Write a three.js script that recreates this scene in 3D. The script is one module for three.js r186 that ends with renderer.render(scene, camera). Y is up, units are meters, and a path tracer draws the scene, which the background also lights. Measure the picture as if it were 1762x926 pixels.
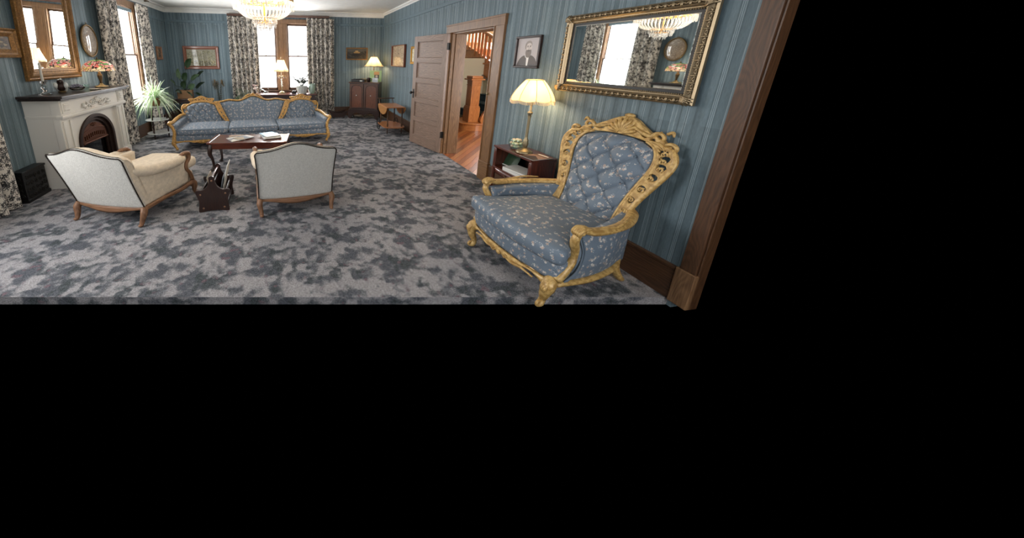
import * as THREE from 'three';
import { RoundedBoxGeometry } from 'three/addons/geometries/RoundedBoxGeometry.js';
import { mergeGeometries, mergeVertices } from 'three/addons/utils/BufferGeometryUtils.js';
import { RectAreaLightUniformsLib } from 'three/addons/lights/RectAreaLightUniformsLib.js';

// ---------------------------------------------------------------- camera, background, exposure
RectAreaLightUniformsLib.init();
const scene = new THREE.Scene();
const FOCAL = 567, PPX = 600, PPY = 253.5;                    // 17 mm lens; the optical axis sits at this pixel of the 1762 x 926 frame
const FULL_H = 1345, FULL_W = FULL_H * 1762 / 926;
const camera = new THREE.PerspectiveCamera(2 * Math.atan(FULL_H / 2 / FOCAL) * 180 / Math.PI, 1762 / 926, 0.05, 100);
camera.position.set(0, 1.6, 0);
camera.rotation.set(-15.127 * Math.PI / 180, -9.579 * Math.PI / 180, 0.42 * Math.PI / 180, 'YXZ');
camera.setViewOffset(FULL_W, FULL_H, FULL_W / 2 - PPX, FULL_H / 2 - PPY, 1762, 926);
scene.background = new THREE.Color(0, 0, 0);                  // daylight comes in through the window panes below; nothing is built past the room
const EXPOSURE = 1.12;
const DAY = [0.97, 0.985, 1.0];                                // colour of the overcast daylight in the windows
const DAY_FAR = 16, DAY_LEFT = 17, DAY_NEAR = 9.5, DAY_BACK = 4.2, DAY_HALL = 25, DAY_HALL_DOOR = 14;   // radiance of the panes' area lights
const WARM = [1.0, 0.72, 0.42];

// room (metres): x left/right, z away from the camera
const XL = -3.1, XR = 2.54, ZF = -9.4, CEIL = 2.78, ZN = 1.5;

// ---------------------------------------------------------------- helpers
let seed = 12345;
const rnd = () => { seed = (seed * 1664525 + 1013904223) >>> 0; return seed / 4294967296; };
const rr = (a, b) => a + (b - a) * rnd();
const V = (x, y, z) => new THREE.Vector3(x, y, z);
const taken = new Map();
function numbered(n) { const k = taken.get(n) || 0; taken.set(n, k + 1); return k ? n + '_' + String(k).padStart(3, '0') : n; }
function boxUV(g0, grain = -1, s = 1) {                       // uv in metres, projected along each face's main axis; u runs along the grain
  const g = g0.index ? g0.toNonIndexed() : g0;
  if (!g.attributes.normal) g.computeVertexNormals();
  const p = g.attributes.position, uv = new Float32Array(p.count * 2);
  if (grain < 0) { g.computeBoundingBox(); const d = g.boundingBox.getSize(V()).toArray(); grain = d.indexOf(Math.max(...d)); }
  const a = V(), b = V(), c = V(), n = V();
  for (let i = 0; i < p.count; i += 3) {
    a.fromBufferAttribute(p, i); b.fromBufferAttribute(p, i + 1); c.fromBufferAttribute(p, i + 2);
    n.copy(b).sub(a).cross(c.sub(a));
    const m = [Math.abs(n.x), Math.abs(n.y), Math.abs(n.z)], k = m.indexOf(Math.max(...m));
    let ax = [0, 1, 2].filter((q) => q !== k);
    if (ax[1] === grain) ax = [ax[1], ax[0]];
    for (let j = 0; j < 3; j++) {
      uv[(i + j) * 2] = p.array[(i + j) * 3 + ax[0]] * s; uv[(i + j) * 2 + 1] = p.array[(i + j) * 3 + ax[1]] * s;
    }
  }
  g.setAttribute('uv', new THREE.BufferAttribute(uv, 2));
  for (const k of Object.keys(g.attributes)) if (!['position', 'normal', 'uv', 'color'].includes(k)) g.deleteAttribute(k);
  return g;
}
const flat = (gs) => [gs].flat(9);
function join(gs) { const l = flat(gs).map((g) => { const q = g.index ? g.toNonIndexed() : g; for (const k of Object.keys(q.attributes)) if (!['position', 'normal', 'uv'].includes(k)) q.deleteAttribute(k); if (!q.attributes.uv) q.setAttribute('uv', new THREE.BufferAttribute(new Float32Array(q.attributes.position.count * 2), 2)); return q; }); return l.length > 1 ? mergeGeometries(l) : l[0]; }
function mk(name, gs, mat, parent, { keep = false, grain = -1, uv = 1 } = {}) {   // ONE mesh: a part of parent
  let g = join(gs); if (!keep) g = boxUV(g, grain, uv);
  const m = new THREE.Mesh(g, mat); m.name = name; m.castShadow = m.receiveShadow = true; parent.add(m); return m;
}
function thing(name, label, category, [x, y, z] = [0, 0, 0], turn = 0, group) {
  const o = new THREE.Group(); o.name = numbered(name); o.position.set(x, y, z); o.rotation.y = turn; scene.add(o);
  o.userData = { label, category }; if (group) o.userData.group = group; return o;
}
function one(name, label, category, gs, mat, pos = [0, 0, 0], turn = 0, group, opt = {}) {
  const m = mk(numbered(name), gs, mat, scene, opt); m.position.set(...pos); m.rotation.y = turn;
  m.userData = { label, category }; if (group) m.userData.group = group; return m;
}
function struct(name, gs, mat, opt = {}) { const m = mk(name, gs, mat, scene, opt); m.userData.kind = 'structure'; return m; }
function structGroup(name) { const o = new THREE.Group(); o.name = name; o.userData.kind = 'structure'; scene.add(o); return o; }
const tr = (g, x = 0, y = 0, z = 0) => g.translate(x, y, z);
const box = (w, h, d, x = 0, y = 0, z = 0) => tr(new THREE.BoxGeometry(w, h, d), x, y, z);
const span = (x0, x1, y0, y1, z0, z1) => box(Math.abs(x1 - x0), Math.abs(y1 - y0), Math.abs(z1 - z0), (x0 + x1) / 2, (y0 + y1) / 2, (z0 + z1) / 2);
const rbox = (w, h, d, r, x = 0, y = 0, z = 0, s = 2) => tr(new RoundedBoxGeometry(w, h, d, s, Math.min(r, w / 2.01, h / 2.01, d / 2.01)), x, y, z);
const rspan = (x0, x1, y0, y1, z0, z1, r = .006) => rbox(Math.abs(x1 - x0), Math.abs(y1 - y0), Math.abs(z1 - z0), r, (x0 + x1) / 2, (y0 + y1) / 2, (z0 + z1) / 2);
const lathe = (pts, n = 24, x = 0, y = 0, z = 0) => tr(new THREE.LatheGeometry(pts.map(([a, b]) => new THREE.Vector2(a, b)), n), x, y, z);
const cyl = (r0, r1, h, x = 0, y = 0, z = 0, n = 16) => tr(new THREE.CylinderGeometry(r1, r0, h, n), x, y + h / 2, z);
const ball = (r, x = 0, y = 0, z = 0, sx = 1, sy = 1, sz = 1, n = 14) => tr(new THREE.SphereGeometry(r, n, Math.ceil(n * .7)).scale(sx, sy, sz), x, y, z);
const lerp = (a, b, t) => a + (b - a) * t;
const samp = (arr, t) => { const k = Math.min(arr.length - 2, Math.floor(t * (arr.length - 1))), f = t * (arr.length - 1) - k; return arr[k] + (arr[k + 1] - arr[k]) * f; };
function tube(pts, rads, { seg = 9, n = 0, wide = 1, high = 1, closed = false, up = null, tension = .5 } = {}) {   // a bar of changing thickness through points; wide/high stretch its section
  const P = pts.map((p) => p.isVector3 ? p : V(...p)), c = new THREE.CatmullRomCurve3(P, closed, 'catmullrom', tension);
  n = n || P.length * 4; const R = [].concat(rads), rad = (t) => R.length === 1 ? R[0] : samp(R, t);
  const pos = [], idx = [], rings = closed ? n : n + 1; let N = null; const T0 = V();
  for (let i = 0; i < rings; i++) {
    const t = i / n, p = c.getPoint(t), T = c.getTangent(t);
    if (up) { N = up.clone().addScaledVector(T, -up.dot(T)).normalize(); }
    else if (!N) { N = Math.abs(T.y) < .9 ? V(0, 1, 0) : V(1, 0, 0); N.addScaledVector(T, -N.dot(T)).normalize(); }
    else { N.addScaledVector(T, -N.dot(T)).normalize(); }
    const B = T.clone().cross(N), r = rad(t);
    for (let j = 0; j < seg; j++) { const a = j / seg * Math.PI * 2, cx = Math.cos(a) * r * high, cy = Math.sin(a) * r * wide; pos.push(p.x + N.x * cx + B.x * cy, p.y + N.y * cx + B.y * cy, p.z + N.z * cx + B.z * cy); }
  }
  for (let i = 0; i < n; i++) for (let j = 0; j < seg; j++) {
    const a = i * seg + j, b = i * seg + (j + 1) % seg, i2 = (i + 1) % rings, d = i2 * seg + j, e = i2 * seg + (j + 1) % seg;
    idx.push(a, d, b, b, d, e);
  }
  if (!closed) for (const [ring, p, sgn] of [[0, c.getPoint(0), 1], [rings - 1, c.getPoint(1), -1]]) {
    const k = pos.length / 3; pos.push(p.x, p.y, p.z);
    for (let j = 0; j < seg; j++) { const a = ring * seg + j, b = ring * seg + (j + 1) % seg; sgn > 0 ? idx.push(k, a, b) : idx.push(k, b, a); }
  }
  const g = new THREE.BufferGeometry(); g.setAttribute('position', new THREE.Float32BufferAttribute(pos, 3)); g.setIndex(idx); g.computeVertexNormals(); return g;
}
function spiral(cx, cy, cz, r0, r1, a0, turns, plane = 'xy', n = 14) {   // points of a scroll
  const out = [];
  for (let i = 0; i <= n; i++) { const t = i / n, a = a0 + turns * Math.PI * 2 * t, r = lerp(r0, r1, t), u = Math.cos(a) * r, v = Math.sin(a) * r;
    out.push(plane === 'xy' ? V(cx + u, cy + v, cz) : plane === 'zy' ? V(cx, cy + v, cz + u) : V(cx + u, cy, cz + v)); }
  return out;
}
function sheet(fn, nu, nv, thick = 0, uvfn = null) {          // surface fn(u,v) -> Vector3; with thickness a closed slab (back side pushed along the normal)
  const grid = [], nor = [];
  for (let j = 0; j <= nv; j++) for (let i = 0; i <= nu; i++) grid.push(fn(i / nu, j / nv));
  const at = (i, j) => grid[Math.max(0, Math.min(nv, j)) * (nu + 1) + Math.max(0, Math.min(nu, i))];
  for (let j = 0; j <= nv; j++) for (let i = 0; i <= nu; i++) nor.push(at(i + 1, j).clone().sub(at(i - 1, j)).cross(at(i, j + 1).clone().sub(at(i, j - 1))).normalize());
  const pos = [], uv = [], idx = [], W = nu + 1, K = W * (nv + 1);
  const push = (off) => grid.forEach((p, k) => { const n = nor[k]; pos.push(p.x + n.x * off, p.y + n.y * off, p.z + n.z * off); const u = (k % W) / nu, v = Math.floor(k / W) / nv, q = uvfn ? uvfn(u, v) : [u, v]; uv.push(q[0], q[1]); });
  push(0); if (thick) push(-thick);
  for (let j = 0; j < nv; j++) for (let i = 0; i < nu; i++) {
    const a = j * W + i, b = a + 1, c = a + W, d = c + 1; idx.push(a, b, c, b, d, c);
    if (thick) idx.push(K + a, K + c, K + b, K + b, K + c, K + d);
  }
  if (thick) {
    const edge = (a, b) => idx.push(a, K + a, b, b, K + a, K + b);
    for (let i = 0; i < nu; i++) { edge(i, i + 1); edge(nv * W + i + 1, nv * W + i); }
    for (let j = 0; j < nv; j++) { edge((j + 1) * W, j * W); edge(j * W + nu, (j + 1) * W + nu); }
  }
  const g = new THREE.BufferGeometry(); g.setAttribute('position', new THREE.Float32BufferAttribute(pos, 3)); g.setAttribute('uv', new THREE.Float32BufferAttribute(uv, 2)); g.setIndex(idx); g.computeVertexNormals(); return g;
}
function pillow(w, h, d, r, crown = 0, shape = null, s = 14) {   // a soft upholstered block: rounded edges, crowned top, optional reshaping of each point
  const g0 = new THREE.BoxGeometry(w, h, d, s, 6, s); g0.deleteAttribute('uv'); g0.deleteAttribute('normal');
  const g = mergeVertices(g0, 1e-5), p = g.attributes.position, q = V(), c = V();
  for (let i = 0; i < p.count; i++) {
    q.fromBufferAttribute(p, i); const x = q.x, z = q.z;
    c.set(Math.max(-w / 2 + r, Math.min(w / 2 - r, q.x)), Math.max(-h / 2 + r, Math.min(h / 2 - r, q.y)), Math.max(-d / 2 + r, Math.min(d / 2 - r, q.z)));
    q.sub(c); if (q.lengthSq() > 0) q.setLength(r); q.add(c);
    const k = (1 - (2 * x / w) ** 2) * (1 - (2 * z / d) ** 2); q.y += Math.sign(q.y) * crown * Math.max(0, k) * Math.min(1, Math.abs(q.y) / (h / 2) );
    if (shape) shape(q);
    p.setXYZ(i, q.x, q.y, q.z);
  }
  g.computeVertexNormals(); return g;
}
function extr(pts, depth, { bevel = 0, holes = [], curve = 6 } = {}) {   // outline in xy (closed), extruded along z, centred on z = 0
  const s = new THREE.Shape(pts.map(([x, y]) => new THREE.Vector2(x, y)));
  for (const h of holes) s.holes.push(new THREE.Path(h.map(([x, y]) => new THREE.Vector2(x, y))));
  return tr(new THREE.ExtrudeGeometry(s, { depth: Math.max(.0005, depth - 2 * bevel), bevelEnabled: bevel > 0, bevelSize: bevel, bevelThickness: bevel, bevelSegments: 2, curveSegments: curve, bevelOffset: -bevel }), 0, 0, -depth / 2 + bevel);
}
const smooth2 = (pts, n = 40, closed = true) => new THREE.CatmullRomCurve3(pts.map(([x, y]) => V(x, y, 0)), closed).getPoints(n).slice(0, closed ? -1 : undefined).map((p) => [p.x, p.y]);
const mirrorX = (g) => { const q = g.clone().scale(-1, 1, 1); if (q.index) { const a = q.index.array; for (let i = 0; i < a.length; i += 3) { const t = a[i]; a[i] = a[i + 1]; a[i + 1] = t; } } else { for (const k of Object.keys(q.attributes)) { const at = q.attributes[k], n = at.itemSize; for (let i = 0; i < at.count; i += 3) for (let c = 0; c < n; c++) { const t = at.array[i * n + c]; at.array[i * n + c] = at.array[(i + 1) * n + c]; at.array[(i + 1) * n + c] = t; } } } q.computeVertexNormals(); return q; };
const both = (g) => [g, mirrorX(g)];
const rotY = (g, a) => g.rotateY(a), rotX = (g, a) => g.rotateX(a), rotZ = (g, a) => g.rotateZ(a);

// ---------------------------------------------------------------- textures
function noise2(period, sd) {                                 // tileable value noise
  const t = new Float32Array(period * period); let s = sd >>> 0 || 1;
  for (let i = 0; i < t.length; i++) { s = (s * 1664525 + 1013904223) >>> 0; t[i] = s / 4294967296; }
  const f = (x) => x * x * (3 - 2 * x);
  return (u, v) => { const x = u * period, y = v * period, xi = Math.floor(x), yi = Math.floor(y), a = f(x - xi), b = f(y - yi), w = (i, j) => t[(((yi + j) % period + period) % period) * period + ((xi + i) % period + period) % period];
    return lerp(lerp(w(0, 0), w(1, 0), a), lerp(w(0, 1), w(1, 1), a), b); };
}
function dataTex(w, h, fn, srgb = true) {
  const d = new Uint8Array(w * h * 4);
  for (let y = 0; y < h; y++) for (let x = 0; x < w; x++) { const c = fn((x + .5) / w, (y + .5) / h), k = (y * w + x) * 4; d[k] = Math.max(0, Math.min(255, c[0])); d[k + 1] = Math.max(0, Math.min(255, c[1])); d[k + 2] = Math.max(0, Math.min(255, c[2])); d[k + 3] = 255; }
  const t = new THREE.DataTexture(d, w, h, THREE.RGBAFormat); t.wrapS = t.wrapT = THREE.RepeatWrapping; t.magFilter = THREE.LinearFilter; t.minFilter = THREE.LinearMipmapLinearFilter; t.generateMipmaps = true; if (srgb) t.colorSpace = THREE.SRGBColorSpace; t.needsUpdate = true; return t;
}
function canvasTex(w, h, draw, repeat = true) {
  const c = document.createElement('canvas'); c.width = w; c.height = h; const x = c.getContext('2d'); draw(x, w, h);
  const t = new THREE.CanvasTexture(c); if (repeat) t.wrapS = t.wrapT = THREE.RepeatWrapping; t.colorSpace = THREE.SRGBColorSpace; return t;
}
const sized = (t, mx, my = mx) => { t.repeat.set(1 / mx, 1 / my); return t; };   // one tile covers mx by my metres
const mixc = (a, b, t) => [lerp(a[0], b[0], t), lerp(a[1], b[1], t), lerp(a[2], b[2], t)];
const sst = (a, b, x) => { const t = Math.max(0, Math.min(1, (x - a) / (b - a))); return t * t * (3 - 2 * t); };
const std = (o) => new THREE.MeshStandardMaterial({ ...o, ...(o.color !== undefined ? { color: new THREE.Color(o.color) } : {}) });
const phy = (o) => new THREE.MeshPhysicalMaterial({ ...o, ...(o.color !== undefined ? { color: new THREE.Color(o.color) } : {}) });

function woodTex(a, b, sd, tile = [1.1, .35], contrast = 1) {  // grain along u
  const n1 = noise2(4, sd), n2 = noise2(8, sd + 1), n3 = noise2(64, sd + 2), n4 = noise2(128, sd + 3);
  return sized(dataTex(512, 256, (u, v) => {
    const w = n1(u, v) * .9 + n2(u, v) * .35, ring = .5 + .5 * Math.sin((v * 14 + w * 5) * Math.PI * 2), fine = n4(u * .12, v * 1.0), fine2 = n3(u * .25, v);
    const t = Math.max(0, Math.min(1, .5 + contrast * ((ring - .5) * .4 + (fine - .5) * .55 + (fine2 - .5) * .35)));
    return mixc(a, b, t);
  }), ...tile);
}
const wood = (a, b, sd, { rough = .45, coat = 0, tile, contrast, bump = .0004 } = {}) => { const t = woodTex(a, b, sd, tile, contrast); return phy({ map: t, bumpMap: t, bumpScale: bump, roughness: rough, clearcoat: coat, clearcoatRoughness: .12 }); };
const grainNoise = noise2(128, 77), grainCoarse = noise2(16, 78);
const weaveTex = sized(dataTex(256, 256, (u, v) => { const w = (.5 + .5 * Math.sin(u * 64 * Math.PI * 2)) * (.5 + .5 * Math.sin(v * 64 * Math.PI * 2)), g = 120 * w + 135 * grainNoise(u, v); return [g, g, g]; }, false), .11);

// wallpaper: satin stripes of several blues with fine pale pin lines
const wallN = noise2(64, 5), wallM = noise2(8, 6);
const STRIPES = [];                                            // [start, end, colour] along a 0.46 m repeat
{ const A = [96, 113, 121], B = [88, 105, 113], C = [103, 121, 129], D = [127, 143, 150], E = [80, 96, 103];
  const seq = [[.034, A], [.008, E], [.004, D], [.005, B], [.004, D], [.005, B], [.004, D], [.008, E], [.04, B], [.005, D], [.02, C], [.005, D], [.018, A], [.008, E], [.026, C], [.004, D], [.006, E], [.004, D], [.034, A], [.012, E], [.024, B]];
  let x = 0; for (const [w, c] of seq) { STRIPES.push([x, x + w, c]); x += w; } STRIPES.total = x; }
const wallStripe = (u) => { const x = u * STRIPES.total; for (const s of STRIPES) if (x < s[1]) return s[2]; return STRIPES[0][2]; };
const wallMap = sized(dataTex(1024, 256, (u, v) => { const c = wallStripe(u), m = 1 + (wallN(u, v) - .5) * .1 + (wallM(u, v * .5) - .5) * .12; return [c[0] * m, c[1] * m, c[2] * m]; }), STRIPES.total, 1.2);
const wallRough = sized(dataTex(1024, 64, (u, v) => { const c = wallStripe(u), r = 200 - (c[0] - 60) * 1.1 + (wallM(u, v) - .5) * 20; return [r, r, r]; }, false), STRIPES.total, 1.2);

// carpet: pale grey loop pile, cloudy slate patches with leafy edges and a few mauve blooms
const cA = noise2(17, 21), cB = noise2(37, 22), cC = noise2(40, 23), cD = noise2(220, 24), cE = noise2(11, 25), cF = noise2(256, 29);
const carpetMap = sized(dataTex(1536, 1536, (u, v) => {
  const pile = (cF(u, v) - .5) * 44 + 14 * Math.sin((u + v) * 300 * Math.PI) * (.6 + .4 * cC(u, v)), wu = u + .012 * (cB(v, u) - .5) * 2, wv = v + .012 * (cB(u, v) - .5) * 2;
  const big = cA(wu, wv) * .62 + cB(wu, wv) * .28 + (cC(u, v) - .5) * .30 + (cD(u, v) - .5) * .12;
  const k = sst(.28, .68, big), k2 = sst(.6, .72, cE(u + .37, v + .21) * .7 + cC(u + .5, v) * .35);
  let c = mixc([146, 143, 145], [76, 79, 86], k); c = mixc(c, [58, 64, 67], k * k2 * .9);
  const bl = sst(.74, .84, cB(u + .3, v + .6) * .6 + cC(u + .1, v + .9) * .45) * k; c = mixc(c, [112, 84, 92], bl * .7);
  return [c[0] + pile, c[1] + pile, c[2] + pile];
}), 1.5);
const carpetBump = sized(dataTex(512, 512, (u, v) => { const g = 255 * cD(u, v); return [g, g, g]; }, false), .55);

// cream cotton printed with black flowers and leaves
const toile = sized(canvasTex(1024, 1024, (x, w) => {
  x.fillStyle = '#d4ccc0'; x.fillRect(0, 0, w, w);
  const leaf = (px, py, l, b, a, col) => { for (const ox of [-w, 0, w]) for (const oy of [-w, 0, w]) { if (px + ox < -90 || px + ox > w + 90 || py + oy < -90 || py + oy > w + 90) continue; x.save(); x.translate(px + ox, py + oy); x.rotate(a); x.fillStyle = col; x.beginPath(); x.moveTo(0, 0); x.quadraticCurveTo(l * .45, -b, l, 0); x.quadraticCurveTo(l * .45, b, 0, 0); x.fill(); x.restore(); } };
  for (let i = 0; i < 250; i++) { const px = rnd() * w, py = rnd() * w, dark = ['#17171a', '#242428', '#3a3a3e'][i % 3];
    if (i % 3 === 0) for (let k = 0; k < 9; k++) leaf(px, py, rr(26, 50), rr(10, 18), k / 9 * 6.283 + rr(-.2, .2), dark);
    const a0 = rnd() * 6.28; for (let s = 0; s < 8; s++) { const t = s * 15, qx = px + Math.cos(a0 + s * .12) * t, qy = py + Math.sin(a0 + s * .12) * t; leaf(qx, qy, rr(24, 46), rr(7, 12), a0 + (s % 2 ? 1 : -1) * rr(.5, 1.1) + s * .12, dark); leaf(qx, qy, 18, 2.5, a0 + s * .12, dark); }
    if (i % 3 === 0) { for (let k = 0; k < 6; k++) leaf(px, py, 17, 6, k, '#a79d90'); } }
}), .62);

// slate blue brocade with sprigs of pale blossom
const brocade = sized(canvasTex(1024, 1024, (x, w) => {
  x.fillStyle = '#657280'; x.fillRect(0, 0, w, w);
  for (let i = 0; i < 1600; i++) { x.fillStyle = i % 2 ? 'rgba(118,130,142,.18)' : 'rgba(66,76,88,.18)'; x.fillRect(rnd() * w, rnd() * w, rr(10, 60), 2); }
  const put = (px, py, f) => { for (const ox of [-w, 0, w]) for (const oy of [-w, 0, w]) { if (px + ox < -120 || px + ox > w + 120 || py + oy < -120 || py + oy > w + 120) continue; x.save(); x.translate(px + ox, py + oy); f(); x.restore(); } };
  const cols = ['#bcb8b2', '#b3a095', '#c6c2bd', '#aa978b'];
  for (let i = 0; i < 84; i++) { const px = (i % 9 + .5 + rr(-.3, .3)) * w / 9, py = (Math.floor(i / 9) + .5 + rr(-.3, .3)) * w / 9.3, a = rnd() * 6.28, s = rr(.7, 1.15), k = i % 4, n = 2 + i % 3, offs = [...Array(n)].map(() => [rr(-38, 38), rr(-22, 22), rr(9, 17), rnd() * 6]);
    put(px, py, () => { x.rotate(a); x.scale(s, s); x.strokeStyle = 'rgba(172,178,184,.75)'; x.lineWidth = 3; x.beginPath(); x.moveTo(-46, 10); x.quadraticCurveTo(-12, -22, 12, 0); x.quadraticCurveTo(30, 18, 50, -8); x.stroke();
      for (let q = -3; q < 4; q++) { x.fillStyle = 'rgba(178,178,172,.8)'; x.beginPath(); x.ellipse(q * 14, q % 2 ? 12 : -12, 9, 3.6, q, 0, 6.3); x.fill(); }
      offs.forEach(([ox, oy, r, a2], m) => { for (let q = 0; q < 5; q++) { x.fillStyle = cols[(k + m) % 4]; x.beginPath(); x.ellipse(ox + Math.cos(a2 + q * 1.257) * r * .6, oy + Math.sin(a2 + q * 1.257) * r * .6, r * .55, r * .42, a2 + q * 1.257, 0, 6.3); x.fill(); } x.fillStyle = '#8d7466'; x.beginPath(); x.arc(ox, oy, r * .22, 0, 6.3); x.fill(); }); }); }
}), .52);
const boucleTex = sized(dataTex(512, 512, (u, v) => { const g = 198 + 34 * (cD(u, v) - .5) + 26 * (cF(u, v) - .5) + 10 * (cC(u, v) - .5); return [g + 5, g + 2, g - 5]; }), .5);
const boucleBump = sized(dataTex(512, 512, (u, v) => { const g = 255 * (cD(u, v) * .7 + cF(u, v) * .3); return [g, g, g]; }, false), .5);
const creamTex = sized(dataTex(256, 256, (u, v) => { const g = .93 + .1 * (grainNoise(u, v) - .5) + .08 * (grainCoarse(u, v) - .5); return [232 * g, 215 * g, 191 * g]; }), .35);
const giltTex = sized(dataTex(256, 256, (u, v) => { const t = sst(.3, .75, grainCoarse(u, v) * .6 + grainNoise(u, v) * .4); return mixc([112, 78, 38], [148, 108, 58], t); }), .16);
const paleGiltTex = sized(dataTex(256, 256, (u, v) => { const t = sst(.25, .7, grainCoarse(u, v) * .6 + grainNoise(u, v) * .4); return mixc([156, 121, 66], [198, 164, 102], t); }), .24);
const sofaGiltTex = sized(dataTex(256, 256, (u, v) => { const t = sst(.25, .7, grainCoarse(u, v) * .6 + grainNoise(u, v) * .4); return mixc([164, 118, 56], [204, 162, 94], t); }), .16);
const marbleTex = sized(dataTex(256, 256, (u, v) => { const t = Math.abs(Math.sin((u * 2 + grainCoarse(u, v) * 1.6 + grainNoise(u, v) * .3) * Math.PI)), g = 196 - 46 * Math.pow(1 - t, 4); return [g, g, g - 3]; }), .5);
const plasterTex = sized(dataTex(256, 256, (u, v) => { const g = 226 + 10 * (grainNoise(u, v) - .5) + 8 * (grainCoarse(u, v) - .5); return [g, g - 1, g - 5]; }), 1.5);

// ---------------------------------------------------------------- materials
const M = {
  wall: phy({ map: wallMap, roughnessMap: wallRough, roughness: 1 }),
  wallTrim: std({ color: '#5d7079', roughness: .55 }),
  ceiling: std({ map: plasterTex, roughness: .8 }),
  white: std({ color: '#d8d3ca', roughness: .5 }),
  carpet: std({ map: carpetMap, bumpMap: carpetBump, bumpScale: .004, roughness: .97 }),
  oak: wood([92, 66, 44], [142, 108, 76], 31, { rough: .42 }),
  oakGrey: wood([104, 84, 72], [146, 122, 106], 33, { rough: .48 }),
  oakDark: wood([58, 38, 24], [92, 62, 40], 35, { rough: .4 }),
  casing: wood([98, 70, 44], [140, 104, 70], 37, { rough: .42 }),
  honey: wood([150, 84, 38], [198, 128, 68], 39, { rough: .3, coat: .3 }),
  mahogany: wood([62, 24, 14], [104, 46, 28], 41, { rough: .32, coat: .7 }),
  mahoganyDark: wood([28, 13, 8], [54, 27, 17], 43, { rough: .35, coat: .4 }),
  walnut: wood([58, 34, 22], [98, 60, 40], 45, { rough: .4, coat: .25 }),
  maple: wood([150, 100, 52], [190, 138, 80], 47, { rough: .35, coat: .4 }),
  frameWood: wood([98, 66, 44], [146, 106, 76], 49, { rough: .5 }),
  darkShelf: wood([30, 20, 18], [46, 33, 29], 51, { rough: .33, coat: .3 }),
  redFrame: wood([98, 48, 26], [132, 70, 40], 53, { rough: .35, coat: .3 }),
  gilt: phy({ map: giltTex, roughness: .42, metalness: .35 }),
  paleGilt: phy({ map: paleGiltTex, roughness: .45, metalness: .1, clearcoat: .15 }),
  sofaGilt: phy({ map: sofaGiltTex, roughness: .42, metalness: .15, clearcoat: .2 }),
  spiderGreen: phy({ color: '#9cb788', roughness: .55, transmission: .35, thickness: 0, side: THREE.DoubleSide }),
  panelWood: wood([78, 42, 26], [116, 68, 44], 55, { rough: .35, coat: .4 }),
  gold: phy({ color: '#b98a3c', roughness: .35, metalness: .85 }),
  champagne: phy({ color: '#8d7c62', roughness: .34, metalness: .8 }),
  brass: phy({ color: '#94866a', roughness: .38, metalness: .8 }),
  bronze: phy({ color: '#6b5638', roughness: .42, metalness: .7 }),
  iron: phy({ color: '#16130f', roughness: .5, metalness: .5 }),
  castBrown: phy({ color: '#33221b', roughness: .45, metalness: .45 }),
  copper: phy({ color: '#5d3520', roughness: .5, metalness: .55 }),
  black: phy({ color: '#0d0c0c', roughness: .4 }),
  blackGloss: phy({ color: '#08080a', roughness: .08 }),
  mirror: phy({ color: '#eef0ee', roughness: .015, metalness: 1 }),
  crystal: phy({ color: '#ffffff', roughness: .05, transmission: 1, thickness: .02, ior: 1.5 }),
  glassThin: phy({ color: '#f4fbf8', roughness: .03, transmission: 1, thickness: 0, ior: 1.45 }),
  bead: phy({ color: '#e6e6e6', roughness: .12, transmission: .75, thickness: 0 }),
  brocade: phy({ map: brocade, roughness: .6, sheen: .4, sheenColor: new THREE.Color('#98a3ae'), sheenRoughness: .4, bumpMap: weaveTex, bumpScale: .0004 }),
  toile: phy({ map: toile, roughness: .9, transmission: .12, thickness: 0, side: THREE.DoubleSide }),
  boucle: std({ map: boucleTex, bumpMap: boucleBump, bumpScale: .004, roughness: .95 }),
  cream: std({ map: creamTex, bumpMap: weaveTex, bumpScale: .0005, roughness: .9 }),
  nail: phy({ color: '#2a2019', roughness: .4, metalness: .6 }),
  piping: std({ color: '#5d6a77', roughness: .7 }),
  shade: phy({ color: '#efdcae', roughness: .95, transmission: .5, thickness: 0, side: THREE.DoubleSide }),
  shadeTrim: std({ color: '#a9966e', roughness: .9 }),
  fringe: phy({ color: '#e6d9bb', roughness: .95, transmission: .3, thickness: 0 }),
  bulb: std({ color: '#ffffff', emissive: new THREE.Color(1, .78, .5), emissiveIntensity: 12 }),
  marble: phy({ map: marbleTex, roughness: .25, clearcoat: .3 }),
  leaf: phy({ color: '#243d20', roughness: .5, transmission: .2, thickness: 0, side: THREE.DoubleSide }),
  leafPale: phy({ color: '#5f7a58', roughness: .55, transmission: .35, thickness: 0, side: THREE.DoubleSide }),
  leafWhite: phy({ color: '#d3dcc4', roughness: .55, transmission: .35, thickness: 0, side: THREE.DoubleSide }),
  leafDark: phy({ color: '#1d2c1c', roughness: .5, side: THREE.DoubleSide }),
  fern: phy({ color: '#41592f', roughness: .6, transmission: .3, thickness: 0, side: THREE.DoubleSide }),
  terracotta: std({ color: '#7a5a3c', roughness: .8 }),
  soil: std({ color: '#2a1d14', roughness: 1 }),
  ceramic: phy({ color: '#c9cbc6', roughness: .3, clearcoat: .4 }),
  stone: std({ color: '#9b988e', roughness: .7 }),
  paper: std({ color: '#dcdad4', roughness: .7 }),
  wax: phy({ color: '#cfc9bd', roughness: .5, transmission: .15, thickness: 0 }),
  cementWhite: std({ color: '#d2cfc9', roughness: .45 }),
  day: std({ color: '#ffffff', roughness: .3, emissive: new THREE.Color(1, 1, 1), emissiveIntensity: 2.2 }),
  hallWall: std({ color: '#b8ab90', roughness: .85 }),
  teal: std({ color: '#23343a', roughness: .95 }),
  tassel: std({ color: '#8d7446', roughness: .8 }),
};

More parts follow.
